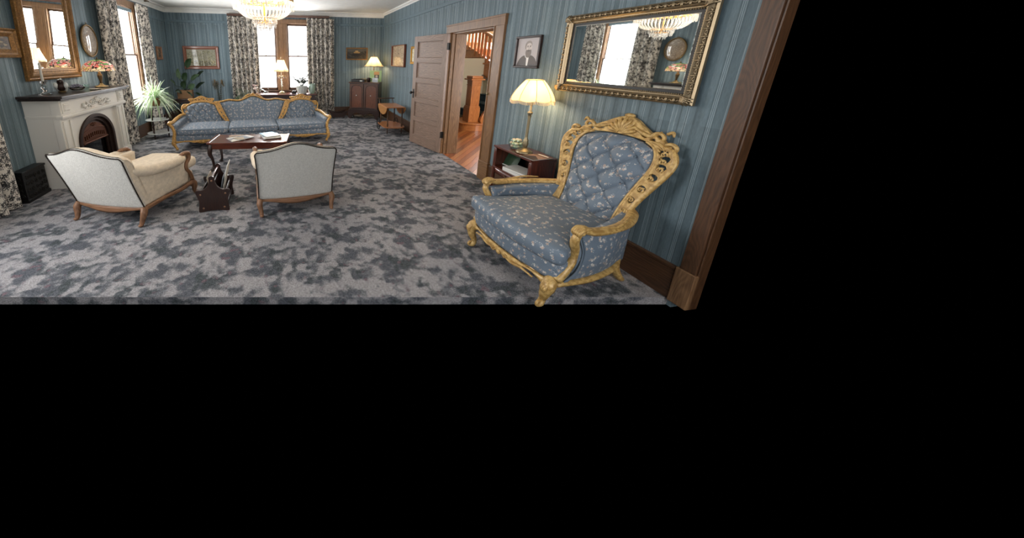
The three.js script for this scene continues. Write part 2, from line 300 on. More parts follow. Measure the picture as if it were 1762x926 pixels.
// ---------------------------------------------------------------- daylight: a lit pane and an area light of its size just inside it
function litPane(group, x, y, z, w, h, turn, power) {          // turn: direction the pane faces (local +z)
  const p = mk('pane', new THREE.BoxGeometry(w, h, .006), M.day, group); p.position.set(x, y, z); p.rotation.y = turn;
  const l = new THREE.RectAreaLight(new THREE.Color(...DAY), power, w, h); l.name = 'window_daylight';
  l.position.set(x + Math.sin(turn) * .008, y, z + Math.cos(turn) * .008); l.rotation.y = turn + Math.PI; scene.add(l);
}

// ---------------------------------------------------------------- room shell
const cutZ = (x) => -2.279 + (x + 2.02) * .1583;               // near limit of the carpet that the photograph shows
{
  const s = new THREE.Shape([[XL, -ZF], [XR, -ZF], [XR, -cutZ(XR)], [XL, -cutZ(XL)]].map(([x, y]) => new THREE.Vector2(x, y)));
  struct('floor', new THREE.ExtrudeGeometry(s, { depth: .06, bevelEnabled: false }).rotateX(-Math.PI / 2).translate(0, -.06, 0), M.carpet);
  struct('ceiling', span(XL - .15, XR + .1, CEIL, CEIL + .12, ZF - .15, ZN), M.ceiling);
}
const WF = { x0: -.96, x1: .46, y0: .74, y1: 2.47 };            // opening of the far window
const WL = { z0: -7.58, z1: -6.62, y0: .72, y1: 2.52 };         // left wall, far window
const WN = { z0: -3.15, z1: -1.55, y0: .72, y1: 2.52 };         // left wall, near window (only the edge of its curtain is in view)
struct('wall_far', [span(XL - .15, WF.x0, -.06, CEIL, ZF, ZF - .15), span(WF.x1, XR + .24, -.06, CEIL, ZF, ZF - .15), span(WF.x0, WF.x1, -.06, WF.y0, ZF, ZF - .15), span(WF.x0, WF.x1, WF.y1, CEIL, ZF, ZF - .15)], M.wall, { grain: 0 });
struct('wall_left', [span(XL - .15, XL, -.06, CEIL, ZF, WL.z0), span(XL - .15, XL, -.06, CEIL, WL.z1, WN.z0), span(XL - .15, XL, -.06, CEIL, WN.z1, ZN),
  ...[WL, WN].flatMap((w) => [span(XL - .15, XL, -.06, w.y0, w.z0, w.z1), span(XL - .15, XL, w.y1, CEIL, w.z0, w.z1)])], M.wall, { grain: 2 });
const D1 = { z0: -5.2, z1: -4.0, h: 2.0 };                       // doorway to the hall
struct('wall_right', [span(XR, XR + .24, -.06, CEIL, ZF, D1.z0), span(XR, XR + .24, D1.h, CEIL, D1.z0, D1.z1), span(XR, XR + .24, -.06, CEIL, D1.z1, -3.6), span(XR, XR + .06, -.06, CEIL, -3.6, -1.53),
  span(XR, XR + .1, 2.1, CEIL, -1.53, -.2), span(XR, XR + .1, -.06, CEIL, -.2, ZN)], M.wall, { grain: 2 });
const WB = { x0: -.3, x1: 2.3, y0: .72, y1: 2.5 };              // window in the wall behind the camera, which lights the backs of the chairs
struct('wall_near', [span(XL - .15, WB.x0, -.06, CEIL, ZN, ZN + .12), span(WB.x1, XR + .1, -.06, CEIL, ZN, ZN + .12), span(WB.x0, WB.x1, -.06, WB.y0, ZN, ZN + .12), span(WB.x0, WB.x1, WB.y1, CEIL, ZN, ZN + .12)], M.wall, { grain: 0 });

// crown moulding, picture rail, corner beads, baseboards
{
  const crown = (len, h, d) => extr([[0, 0], [0, h], [-d, h], [-d, h - .02], [-d * .62, h - .035], [-d * .4, h * .45], [-d * .14, .02], [-d * .14, 0]], len);
  const right = crown(ZN - ZF, .06, .05).translate(0, 0, 0);                                      // runs along z
  struct('trim_1', right.translate(XR, CEIL - .06, (ZF + ZN) / 2), M.ceiling);
  struct('trim_2', rotY(crown(ZN - ZF, .11, .1), Math.PI).translate(XL, CEIL - .11, (ZF + ZN) / 2), M.ceiling);
  struct('trim_3', rotY(crown(XR - XL, .11, .1), Math.PI / 2).translate((XL + XR) / 2, CEIL - .11, ZF), M.ceiling);
  struct('trim_4', rspan(XR - .016, XR, 2.44, 2.5, ZF, -1.53), M.wallTrim);
  struct('trim_5', rspan(XL, XL + .016, 2.44, 2.5, ZF, ZN), M.wallTrim);
  struct('trim_6', [rspan(XL, -1.6, 2.44, 2.5, ZF, ZF + .016), rspan(1.02, XR, 2.44, 2.5, ZF, ZF + .016)], M.wallTrim);
  struct('trim_7', cyl(.014, .014, 2.42, XR - .012, .25, ZF + .012, 8), M.wallTrim);
  struct('trim_8', cyl(.016, .016, 2.42, XL + .014, .25, ZF + .014, 8), M.wallTrim);
  const bb = (x0, x1, z0, z1) => [rspan(x0, x1, 0, .225, z0, z1, .004)];
  struct('baseboard_right', [bb(XR - .022, XR, ZF, -5.33), bb(XR - .022, XR, -3.79, -1.55), rspan(XR - .03, XR, .225, .25, -3.79, -1.55), rspan(XR - .03, XR, .225, .25, ZF, -5.33)], M.oakDark);
  struct('baseboard_far', [bb(XL, XR, ZF, ZF + .022), rspan(XL, XR, .225, .25, ZF, ZF + .03)], M.oakDark);
  struct('baseboard_left', [bb(XL, XL + .022, ZF, ZN), rspan(XL, XL + .03, .225, .25, ZF, ZN)], M.oakDark);
  // casing and plinth of the second doorway, whose far edge closes the picture on the right
  const d2 = structGroup('door_2');
  mk('casing', [rspan(XR - .028, XR + .002, .26, 2.2, -1.53, -1.44), rspan(XR - .014, XR + .06, 0, 2.1, -1.44, -1.43)], M.oakDark, d2);
  mk('plinth', rspan(XR - .036, XR + .002, 0, .26, -1.545, -1.43), M.oak, d2);
}

// ---------------------------------------------------------------- windows
function sash(g, along, at, face, c, w, y0, y1, ym, power, turn, depth) {   // one double-hung light: frame bars in the wall's plane, two panes
  // along: 'x' or 'z'; c centre along the wall; at = coordinate of the pane plane
  const B = (a0, a1, b0, b1, off, t) => along === 'x' ? rspan(a0, a1, b0, b1, at + face * off, at + face * (off + t), .004) : rspan(at + face * off, at + face * (off + t), b0, b1, a0, a1, .004);
  const s = .035;
  mk('sash_upper', [B(c - w / 2, c - w / 2 + s, ym, y1, 0, .03), B(c + w / 2 - s, c + w / 2, ym, y1, 0, .03), B(c - w / 2, c + w / 2, y1 - s, y1, 0, .03), B(c - w / 2, c + w / 2, ym - .012, ym + .022, 0, .03)], M.oakDark, g);
  const lo = mk('sash_lower', [B(c - w / 2, c - w / 2 + s, y0, ym, .03, .03), B(c + w / 2 - s, c + w / 2, y0, ym, .03, .03), B(c - w / 2, c + w / 2, y0, y0 + .05, .03, .03), B(c - w / 2, c + w / 2, ym - .012, ym + .016, .03, .03)], M.oakDark, g);
  mk('latch', along === 'x' ? rbox(.05, .014, .02, .004, c, ym + .022, at + face * .045) : rbox(.02, .014, .05, .004, at + face * .045, ym + .022, c), M.bronze, lo);
  for (const [a, b, off] of [[ym + .022, y1 - s, .006], [y0 + .05, ym - .012, .036]])
    litPane(g, along === 'x' ? c : at + face * off, (a + b) / 2, along === 'x' ? at + face * off : c, w - 2 * s, b - a, turn, power);
}
{
  const g = structGroup('window_1'), zp = ZF - .06;
  sash(g, 'x', zp, 1, -.675, .55, WF.y0 + .02, WF.y1 - .02, 1.635, DAY_FAR, 0);
  sash(g, 'x', zp, 1, .175, .55, WF.y0 + .02, WF.y1 - .02, 1.635, DAY_FAR, 0);
  mk('mullion', [rspan(-.4, -.1, WF.y0, WF.y1, ZF - .14, ZF + .02), rspan(-.37, -.335, WF.y0, WF.y1, ZF + .02, ZF + .034), rspan(-.165, -.13, WF.y0, WF.y1, ZF + .02, ZF + .034), rspan(-.29, -.21, WF.y0, WF.y1, ZF + .02, ZF + .03)], M.oak, g);
  mk('casing', [rspan(WF.x0 - .13, WF.x0, WF.y0 - .02, WF.y1 + .1, ZF - .02, ZF + .025), rspan(WF.x1, WF.x1 + .13, WF.y0 - .02, WF.y1 + .1, ZF - .02, ZF + .025), rspan(WF.x0 - .13, WF.x1 + .13, WF.y1, WF.y1 + .11, ZF - .02, ZF + .028)], M.oak, g);
  mk('jamb', [span(WF.x0, WF.x0 + .012, WF.y0, WF.y1, ZF - .15, ZF), span(WF.x1 - .012, WF.x1, WF.y0, WF.y1, ZF - .15, ZF), span(WF.x0, WF.x1, WF.y1 - .012, WF.y1, ZF - .15, ZF)], M.oak, g);
  mk('sill', [rspan(WF.x0 - .16, WF.x1 + .16, WF.y0 - .04, WF.y0, ZF - .15, ZF + .05), rspan(WF.x0 - .1, WF.x1 + .1, WF.y0 - .14, WF.y0 - .04, ZF, ZF + .02)], M.oakDark, g);
}
{
  const g = structGroup('window_5'), n = 3, ww = (WB.x1 - WB.x0 - (n - 1) * .14) / n;
  for (let k = 0; k < n; k++) sash(g, 'x', ZN + .1, -1, WB.x0 + ww / 2 + k * (ww + .14), ww, WB.y0 + .02, WB.y1 - .02, 1.63, DAY_BACK, Math.PI);
  for (let k = 1; k < n; k++) mk('mullion', rspan(WB.x0 + k * ww + (k - 1) * .14, WB.x0 + k * (ww + .14), WB.y0, WB.y1, ZN - .02, ZN + .12), M.oak, g);
  mk('casing', [rspan(WB.x0 - .13, WB.x0, WB.y0 - .02, WB.y1 + .1, ZN - .025, ZN + .02), rspan(WB.x1, WB.x1 + .13, WB.y0 - .02, WB.y1 + .1, ZN - .025, ZN + .02), rspan(WB.x0 - .13, WB.x1 + .13, WB.y1, WB.y1 + .11, ZN - .028, ZN + .02), rspan(WB.x0 - .16, WB.x1 + .16, WB.y0 - .05, WB.y0, ZN - .05, ZN + .1)], M.oak, g);
}
const sideWindow = (name, w, power) => {
  const g = structGroup(name), c = (w.z0 + w.z1) / 2, xp = XL - .06, n = name === 'window_3' ? 2 : 1, ww = (w.z1 - w.z0 - (n - 1) * .12) / n;
  for (let k = 0; k < n; k++) sash(g, 'z', xp, 1, w.z0 + ww / 2 + k * (ww + .12), ww, w.y0 + .02, w.y1 - .02, 1.63, power, Math.PI / 2);
  if (n > 1) mk('mullion', rspan(XL - .14, XL + .02, w.y0, w.y1, c - .06, c + .06), M.oak, g);
  mk('casing', [rspan(XL - .02, XL + .026, w.y0 - .02, w.y1 + .1, w.z0 - .13, w.z0), rspan(XL - .02, XL + .026, w.y0 - .02, w.y1 + .1, w.z1, w.z1 + .14), rspan(XL - .02, XL + .03, w.y1, w.y1 + .12, w.z0 - .14, w.z1 + .14),
    rspan(XL + .026, XL + .036, w.y0 - .02, w.y1 + .02, w.z0 - .06, w.z0 - .03), rspan(XL + .026, XL + .036, w.y0 - .02, w.y1 + .02, w.z0 - .115, w.z0 - .09)], M.oak, g);
  mk('jamb', [span(XL - .15, XL, w.y0, w.y1, w.z0, w.z0 + .012), span(XL - .15, XL, w.y0, w.y1, w.z1 - .012, w.z1), span(XL - .15, XL, w.y1 - .012, w.y1, w.z0, w.z1)], M.oak, g);
  mk('sill', rspan(XL - .15, XL + .06, w.y0 - .04, w.y0, w.z0 - .16, w.z1 + .16), M.oak, g);
};
sideWindow('window_2', WL, DAY_LEFT);
sideWindow('window_3', WN, DAY_NEAR);

// ---------------------------------------------------------------- curtains
function curtain(label, [ax, az], [bx, bz], y0, y1, folds, amp, group, sd, gather = 0) {   // hangs from a to b, folds stand off the line towards the room
  const dir = V(bx - ax, 0, bz - az), L = dir.length(), nrm = V(dir.z, 0, -dir.x).normalize(); if (nrm.z < 0 && Math.abs(nrm.z) > .5 || nrm.x < 0 && Math.abs(nrm.x) > .5) nrm.negate();
  const n1 = noise2(6, sd), c = [ax, az];
  const g = sheet((u, v) => {
    const uu = u + .025 * (n1(u, v * .4) - .5) + .012 * Math.sin(v * 3 + u * 9), w = Math.sin(uu * folds * Math.PI * 2) + .25 * Math.sin(uu * folds * 4 * Math.PI + 1), a = amp * (.75 + .35 * n1(u * .9, .3)) * lerp(.6, 1.1, 1 - v), sp = 1 + gather * (1 - v);
    const q = (u - .5) * L * sp + L / 2; return V(c[0] + dir.x / L * q + nrm.x * (w * a + amp * 1.15), lerp(y0, y1, v) + (v > .97 ? .01 * Math.sin(u * folds * 4 * Math.PI) : 0), c[1] + dir.z / L * q + nrm.z * (w * a + amp * 1.15));
  }, folds * 12, 24, .004, (u, v) => [u * L * 1.9, v * (y1 - y0)]);
  return one('curtain', label, 'curtain', g, M.toile, [0, 0, 0], 0, group, { keep: true });
}
const CG = 'black and cream floral curtains';
curtain('floral curtain hanging left of the double window behind the sofa', [-1.58, ZF + .06], [-.86, ZF + .06], .03, 2.6, 6, .05, CG, 3);
curtain('floral curtain hanging right of the double window behind the sofa', [.42, ZF + .06], [1.14, ZF + .06], .03, 2.6, 6, .05, CG, 4);
curtain('floral curtain at the side window, next to the white fireplace', [XL + .05, -6.73], [XL + .05, -6.16], .03, 2.72, 3, .062, CG, 5, .04);
curtain('floral curtain at the side window, behind the spider plant', [XL + .05, -8.14], [XL + .05, -7.6], .03, 2.62, 4, .04, CG, 6, .04);
curtain('floral curtain cut by the left edge of the photo, beside the black carved box', [XL + .05, -3.84], [XL + .05, -3.1], .02, 2.66, 4, .055, CG, 7, .02);
{
  const r = thing('curtain_rail', 'flat brown wooden curtain rail above the double window', 'curtain rail', [0, 0, 0]);
  mk('board', rspan(-1.58, 1.02, 2.615, 2.675, ZF + .03, ZF + .12), M.walnut, r); for (const g of [rspan(-1.5, -1.44, 2.62, 2.66, ZF, ZF + .04), rspan(.9, .96, 2.62, 2.66, ZF, ZF + .04)]) mk('bracket', g, M.walnut, r);
  const s = thing('curtain_rod', 'slim dark rod holding the curtains of the side window', 'curtain rod', [0, 0, 0]);
  mk('rod', tube([[XL + .13, 2.74, -8.2], [XL + .13, 2.74, -6.1]], .012, { n: 2 }), M.bronze, s); for (const g of [rspan(XL, XL + .13, 2.73, 2.75, -8.18, -8.16), rspan(XL, XL + .13, 2.73, 2.75, -6.14, -6.12)]) mk('bracket', g, M.bronze, s);
  const t = thing('curtain_rod', 'slim dark rod holding the curtain at the left edge of the photo', 'curtain rod', [0, 0, 0]);
  mk('rod', tube([[XL + .1, 2.69, -3.9], [XL + .1, 2.69, -.9]], .012, { n: 2 }), M.bronze, t); for (const g of [rspan(XL, XL + .1, 2.68, 2.7, -3.88, -3.86), rspan(XL, XL + .1, 2.68, 2.7, -.95, -.93)]) mk('bracket', g, M.bronze, t);
}

// ---------------------------------------------------------------- doorway to the hall, its open door
{
  const g = structGroup('door_1');
  mk('casing', [rspan(XR - .03, XR + .005, .26, D1.h + .12, D1.z1, D1.z1 + .2, .004), rspan(XR - .03, XR + .005, .26, D1.h + .12, D1.z0 - .13, D1.z0, .004), rspan(XR - .036, XR + .005, D1.h, D1.h + .125, D1.z0 - .14, D1.z1 + .21, .004), rspan(XR - .042, XR, D1.h + .1, D1.h + .125, D1.z0 - .15, D1.z1 + .22, .004),
    rspan(XR - .04, XR, .26, D1.h, D1.z1 - .004, D1.z1 + .014, .004)], M.casing, g);
  mk('plinth', [rspan(XR - .044, XR + .005, 0, .265, D1.z1 - .005, D1.z1 + .215), rspan(XR - .044, XR + .005, 0, .265, D1.z0 - .14, D1.z0 + .005)], M.casing, g);
  mk('jamb', [rspan(XR, XR + .25, 0, D1.h, D1.z0 - .002, D1.z0 + .02, .003), rspan(XR + .06, XR + .2, 0, D1.h, D1.z0 + .02, D1.z0 + .034, .003), rspan(XR, XR + .25, 0, D1.h, D1.z1 - .02, D1.z1 + .002, .003), rspan(XR, XR + .25, D1.h - .02, D1.h, D1.z0, D1.z1, .003)], M.oak, g);
  mk('strike_plate', [rbox(.006, .07, .03, .002, XR - .03, 1.16, D1.z1 + .015), ball(.016, XR - .038, 1.165, D1.z1 + .02)], M.brass, g);
  // five panel door, swung right back towards the wall; local x runs from hinge to latch, z is the side we see
  const d = thing('panel_door', 'open brown wooden door with five horizontal panels and black knob', 'door', [XR - .05, 0, D1.z0 + .0], 0);
  d.rotation.y = Math.PI / 2 + .225;
  const W = .94, Hh = 1.98, t = .05, y0 = .012;
  const ys = [y0]; const railH = [.17, .085, .085, .085, .085, .1], panelH = (Hh - railH.reduce((a, b) => a + b)) / 5; const rails = []; const panels = []; let y = y0;
  for (let i = 0; i < 6; i++) { rails.push([y, y + railH[i]]); y += railH[i]; if (i < 5) { panels.push([y, y + panelH]); y += panelH; } }
  mk('stile', rspan(0, .11, y0, y0 + Hh, -t / 2, t / 2, .003), M.oakGrey, d); mk('stile', rspan(W - .11, W, y0, y0 + Hh, -t / 2, t / 2, .003), M.oakGrey, d);
  for (const [a, b] of rails) mk('rail', rspan(.11, W - .11, a, b, -t / 2, t / 2, .003), M.oakGrey, d);
  for (const [a, b] of panels) mk('panel', [span(.105, W - .105, a - .005, b + .005, -.005, .005), ...[-1, 1].flatMap((s) => [rspan(.11, W - .11, a, a + .014, s * .004, s * .013, .004), rspan(.11, W - .11, b - .014, b, s * .004, s * .013, .004), rspan(.11, .124, a, b, s * .004, s * .013, .004), rspan(W - .124, W - .11, a, b, s * .004, s * .013, .004)])], M.oakGrey, d, { grain: 0 });
  const pl = mk('lock_plate', [rbox(.045, .17, .006, .003, W - .055, .96, t / 2), rbox(.045, .17, .006, .003, W - .055, .96, -t / 2)], M.iron, d);
  const knob = lathe([[0, 0], [.012, 0], [.01, .03], [.014, .035], [.027, .05], [.029, .062], [.02, .075], [0, .078]], 16);
  mk('knob', [rotX(knob.clone(), Math.PI / 2).translate(W - .055, .98, t / 2), rotX(knob.clone(), -Math.PI / 2).translate(W - .055, .98, -t / 2)], M.black, pl);
  for (const h of [.28, 1.74]) mk('hinge', [cyl(.009, .009, .11, -.012, h, t / 2, 8), rspan(-.004, .001, h, h + .11, -t / 2, t / 2, .001)], M.iron, d);
  const hook = mk('coat_hook', ball(.013, W - .05, 1.16, t / 2 + .012), M.ceramic, d); hook.userData.label = 'small round white knob above the latch';
}

// ---------------------------------------------------------------- hall seen through the doorway
{
  const hx0 = XR + .1, hx1 = 6.2, hz0 = -10.2, hz1 = -3.6, hc = 3.5;
  struct('wall_hall_side', [span(hx1, hx1 + .12, 0, hc, hz0, -9.75), span(hx1, hx1 + .12, 0, hc, -8.5, hz1), span(hx1, hx1 + .12, 0, 1.35, -9.75, -8.5), span(hx1, hx1 + .12, 3.2, hc, -9.75, -8.5)], M.hallWall);
  struct('wall_hall_far', span(XR + .24, hx1, 0, hc, hz0 - .12, hz0), M.hallWall);
  struct('wall_hall_near', [span(XR + .06, 3.8, 0, hc, hz1, hz1 + .1), span(5.1, hx1 + .12, 0, hc, hz1, hz1 + .1), span(3.8, 5.1, 0, .6, hz1, hz1 + .1), span(3.8, 5.1, 2.2, hc, hz1, hz1 + .1)], M.hallWall);
  const wd = structGroup('window_6'); litPane(wd, 4.45, 1.4, hz1 + .05, 1.22, 1.52, Math.PI, DAY_HALL_DOOR);
  mk('frame', [rspan(3.76, 3.84, .56, 2.24, hz1 - .02, hz1 + .07), rspan(5.06, 5.14, .56, 2.24, hz1 - .02, hz1 + .07), rspan(3.84, 5.06, .56, .64, hz1 - .02, hz1 + .07), rspan(3.84, 5.06, 2.16, 2.24, hz1 - .02, hz1 + .07)], M.honey, wd);
  struct('ceiling_hall', span(XR, hx1 + .12, hc, hc + .1, hz0, hz1), M.hallWall);
  const wh = structGroup('window_4'); litPane(wh, hx1 + .05, 2.27, -9.125, 1.25, 1.85, -Math.PI / 2, DAY_HALL);
  mk('frame', [rspan(hx1 - .02, hx1 + .02, 1.3, 3.25, -9.8, -9.73), rspan(hx1 - .02, hx1 + .02, 1.3, 3.25, -8.52, -8.45), rspan(hx1 - .02, hx1 + .02, 1.3, 1.38, -9.8, -8.45), rspan(hx1 - .02, hx1 + .02, 2.22, 2.26, -9.75, -8.5)], M.honey, wh);
  // diagonal floor boards
  const f = structGroup('floor_hall'); const bw = .085, dx = Math.SQRT1_2;
  mk('subfloor', span(XR, hx1, -.06, -.018, hz0, hz1), M.soil, f);
  const clip = (poly, ax, lim, sgn) => { const out = []; for (let i = 0; i < poly.length; i++) { const a = poly[i], b = poly[(i + 1) % poly.length], ia = sgn * (a[ax] - lim) <= 0, ib = sgn * (b[ax] - lim) <= 0; if (ia) out.push(a); if (ia !== ib) { const t = (lim - a[ax]) / (b[ax] - a[ax]); out.push([lerp(a[0], b[0], t), lerp(a[1], b[1], t)]); } } return out; };
  const tones = [M.honey, wood([140, 72, 30], [186, 108, 54], 61, { rough: .3, coat: .3 }), wood([108, 54, 24], [156, 86, 42], 63, { rough: .3, coat: .3 })];
  const gx0 = XR + .0, gx1 = 5.4, gz0 = -8.2, gz1 = hz1; let k = 0;
  for (let o = -2.2; o < 6.6; o += bw, k++) {                     // strips along (1, -1); offset measured along (1, 1)
    const c0 = [gx0 + o * dx, gz1 + o * dx], q = (s, w) => [c0[0] + s * dx + w * dx, c0[1] - s * dx + w * dx];
    let poly = [q(-8, .001), q(9, .001), q(9, bw - .002), q(-8, bw - .002)];
    for (const [ax, lim, sg] of [[0, gx1, 1], [0, gx0, -1], [1, gz1, 1], [1, gz0, -1]]) { poly = clip(poly, ax, lim, sg); if (poly.length < 3) break; }
    if (poly.length < 3) continue;
    const sh = new THREE.Shape(poly.map(([x, z]) => new THREE.Vector2(x, -z)));
    const ge = new THREE.ExtrudeGeometry(sh, { depth: .018, bevelEnabled: false }).rotateX(-Math.PI / 2).translate(0, -.018, 0);
    const p = ge.attributes.position, uv = new Float32Array(p.count * 2); for (let i = 0; i < p.count; i++) { uv[2 * i] = (p.getX(i) - p.getZ(i)) * dx + k * .37; uv[2 * i + 1] = (p.getX(i) + p.getZ(i)) * dx; }
    ge.setAttribute('uv', new THREE.BufferAttribute(uv, 2)); mk('board', ge, tones[k % 3], f, { keep: true });
  }
  // staircase: bullnose first step, newel post, lower flight to the right, upper flight climbing to the left
  const s = thing('staircase', 'honey oak staircase with square newel post seen through the doorway', 'staircase', [0, 0, 0]);
  const step = extr(smooth2([[3.78, 7.25], [3.82, 6.95], [4.05, 6.78], [4.5, 6.74], [5.2, 6.78], [5.3, 7.2], [5.2, 7.7], [4.5, 7.72], [3.95, 7.6]], 48), .03, { bevel: .006 });
  const riser = extr(smooth2([[3.83, 7.25], [3.87, 6.98], [4.07, 6.83], [4.5, 6.79], [5.15, 6.83], [5.25, 7.2], [5.15, 7.65], [4.5, 7.67], [3.99, 7.56]], 48), .15);
  mk('tread', rotX(step, -Math.PI / 2).translate(0, .165, 0), M.honey, s); mk('riser', rotX(riser, -Math.PI / 2).translate(0, .075, 0), M.honey, s);
  const nx = 4.12, nz = -7.12;
  const np = mk('newel_post', [rbox(.27, .34, .27, .006, nx, .35, nz), rbox(.22, .62, .22, .006, nx, .81, nz), rbox(.25, .04, .25, .006, nx, .53, nz), rbox(.24, .025, .24, .006, nx, 1.03, nz), rbox(.23, .08, .23, .006, nx, 1.1, nz)], M.honey, s);
  mk('cap', [rbox(.33, .03, .33, .006, nx, 1.155, nz), rbox(.27, .07, .27, .02, nx, 1.2, nz)], M.honey, np);
  mk('panel', [rbox(.012, .4, .12, .004, nx - .112, .8, nz), rbox(.12, .4, .012, .004, nx, .8, nz + .112)], M.honey, np);
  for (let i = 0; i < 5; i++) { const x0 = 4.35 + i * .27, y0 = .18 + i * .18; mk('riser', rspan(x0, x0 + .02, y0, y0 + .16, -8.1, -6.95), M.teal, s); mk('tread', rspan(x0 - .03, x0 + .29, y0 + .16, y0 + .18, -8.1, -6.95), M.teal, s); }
  const curb = smooth2([[4.25, .3], [4.5, .62], [4.9, .82], [5.9, 1.5], [5.9, 1.1], [5.0, .5], [4.6, .18], [4.25, .18]], 40);
  mk('stringer', extr(curb, .07, { bevel: .006 }).translate(0, 0, -6.92), M.honey, s);
  mk('wall_panel', span(4.3, 6.15, 0, 1.62, -8.3, -8.24), M.hallWall, s);
  // upper flight (side seen at x = 5)
  const X = 5.0, slope = (1.513 - 1.081) / (9.24 - 7.906), yAt = (z) => 1.081 + (-7.906 - z) * slope;
  mk('underside', extr([[7.2, yAt(-7.2)], [9.9, yAt(-9.9)], [9.9, 3.0], [9.3, 2.0], [8.8, 1.84], [8.3, 1.66], [7.8, 1.48], [7.2, 1.25]], .06).rotateY(Math.PI / 2).translate(X + .03, 0, 0), M.honey, s, { grain: 2 });
  mk('stringer_moulding', tube([[X - .02, yAt(-7.1) - .01, -7.1], [X - .02, yAt(-9.9) - .01, -9.9]], .028, { n: 4 }), M.walnut, s);
  mk('soffit_wall', span(X + .02, X + .04, 0, 1.2, -10.1, -7.55), M.hallWall, s);
  const steps = [[1.3, -7.3, -7.98], [1.49, -7.86, -8.54], [1.667, -8.34, -9.12], [1.865, -8.94, -9.5], [2.06, -9.42, -9.98]];
  for (const [y, a, b] of steps) { mk('tread', rspan(X - .05, X + .95, y - .02, y + .015, a, b), M.honey, s); mk('riser', rspan(X, X + .9, y - .19, y - .02, a - .02, a - .04), M.honey, s); }
  const zb = [-7.95, -8.12, -8.3, -8.46, -8.62, -8.8, -8.98, -9.17, -9.36, -9.56], base = (z) => { for (const [y, a, b] of [...steps].reverse()) if (z <= a && z >= b) return y; return 1.5; };
  for (const z of zb) mk('baluster', rspan(X - .02, X + .03, base(z), z < -8.46 ? 2.62 : 2.1 + (-7.89 - z) * .36, z - .025, z + .025, .004), M.honey, s);
  mk('handrail', tube([[X, 1.86, -7.2], [X, 2.1, -7.89], [X, 2.33, -8.5], [X, 2.62, -9.3]], .04, { n: 12, seg: 10 }), M.honey, s);
}

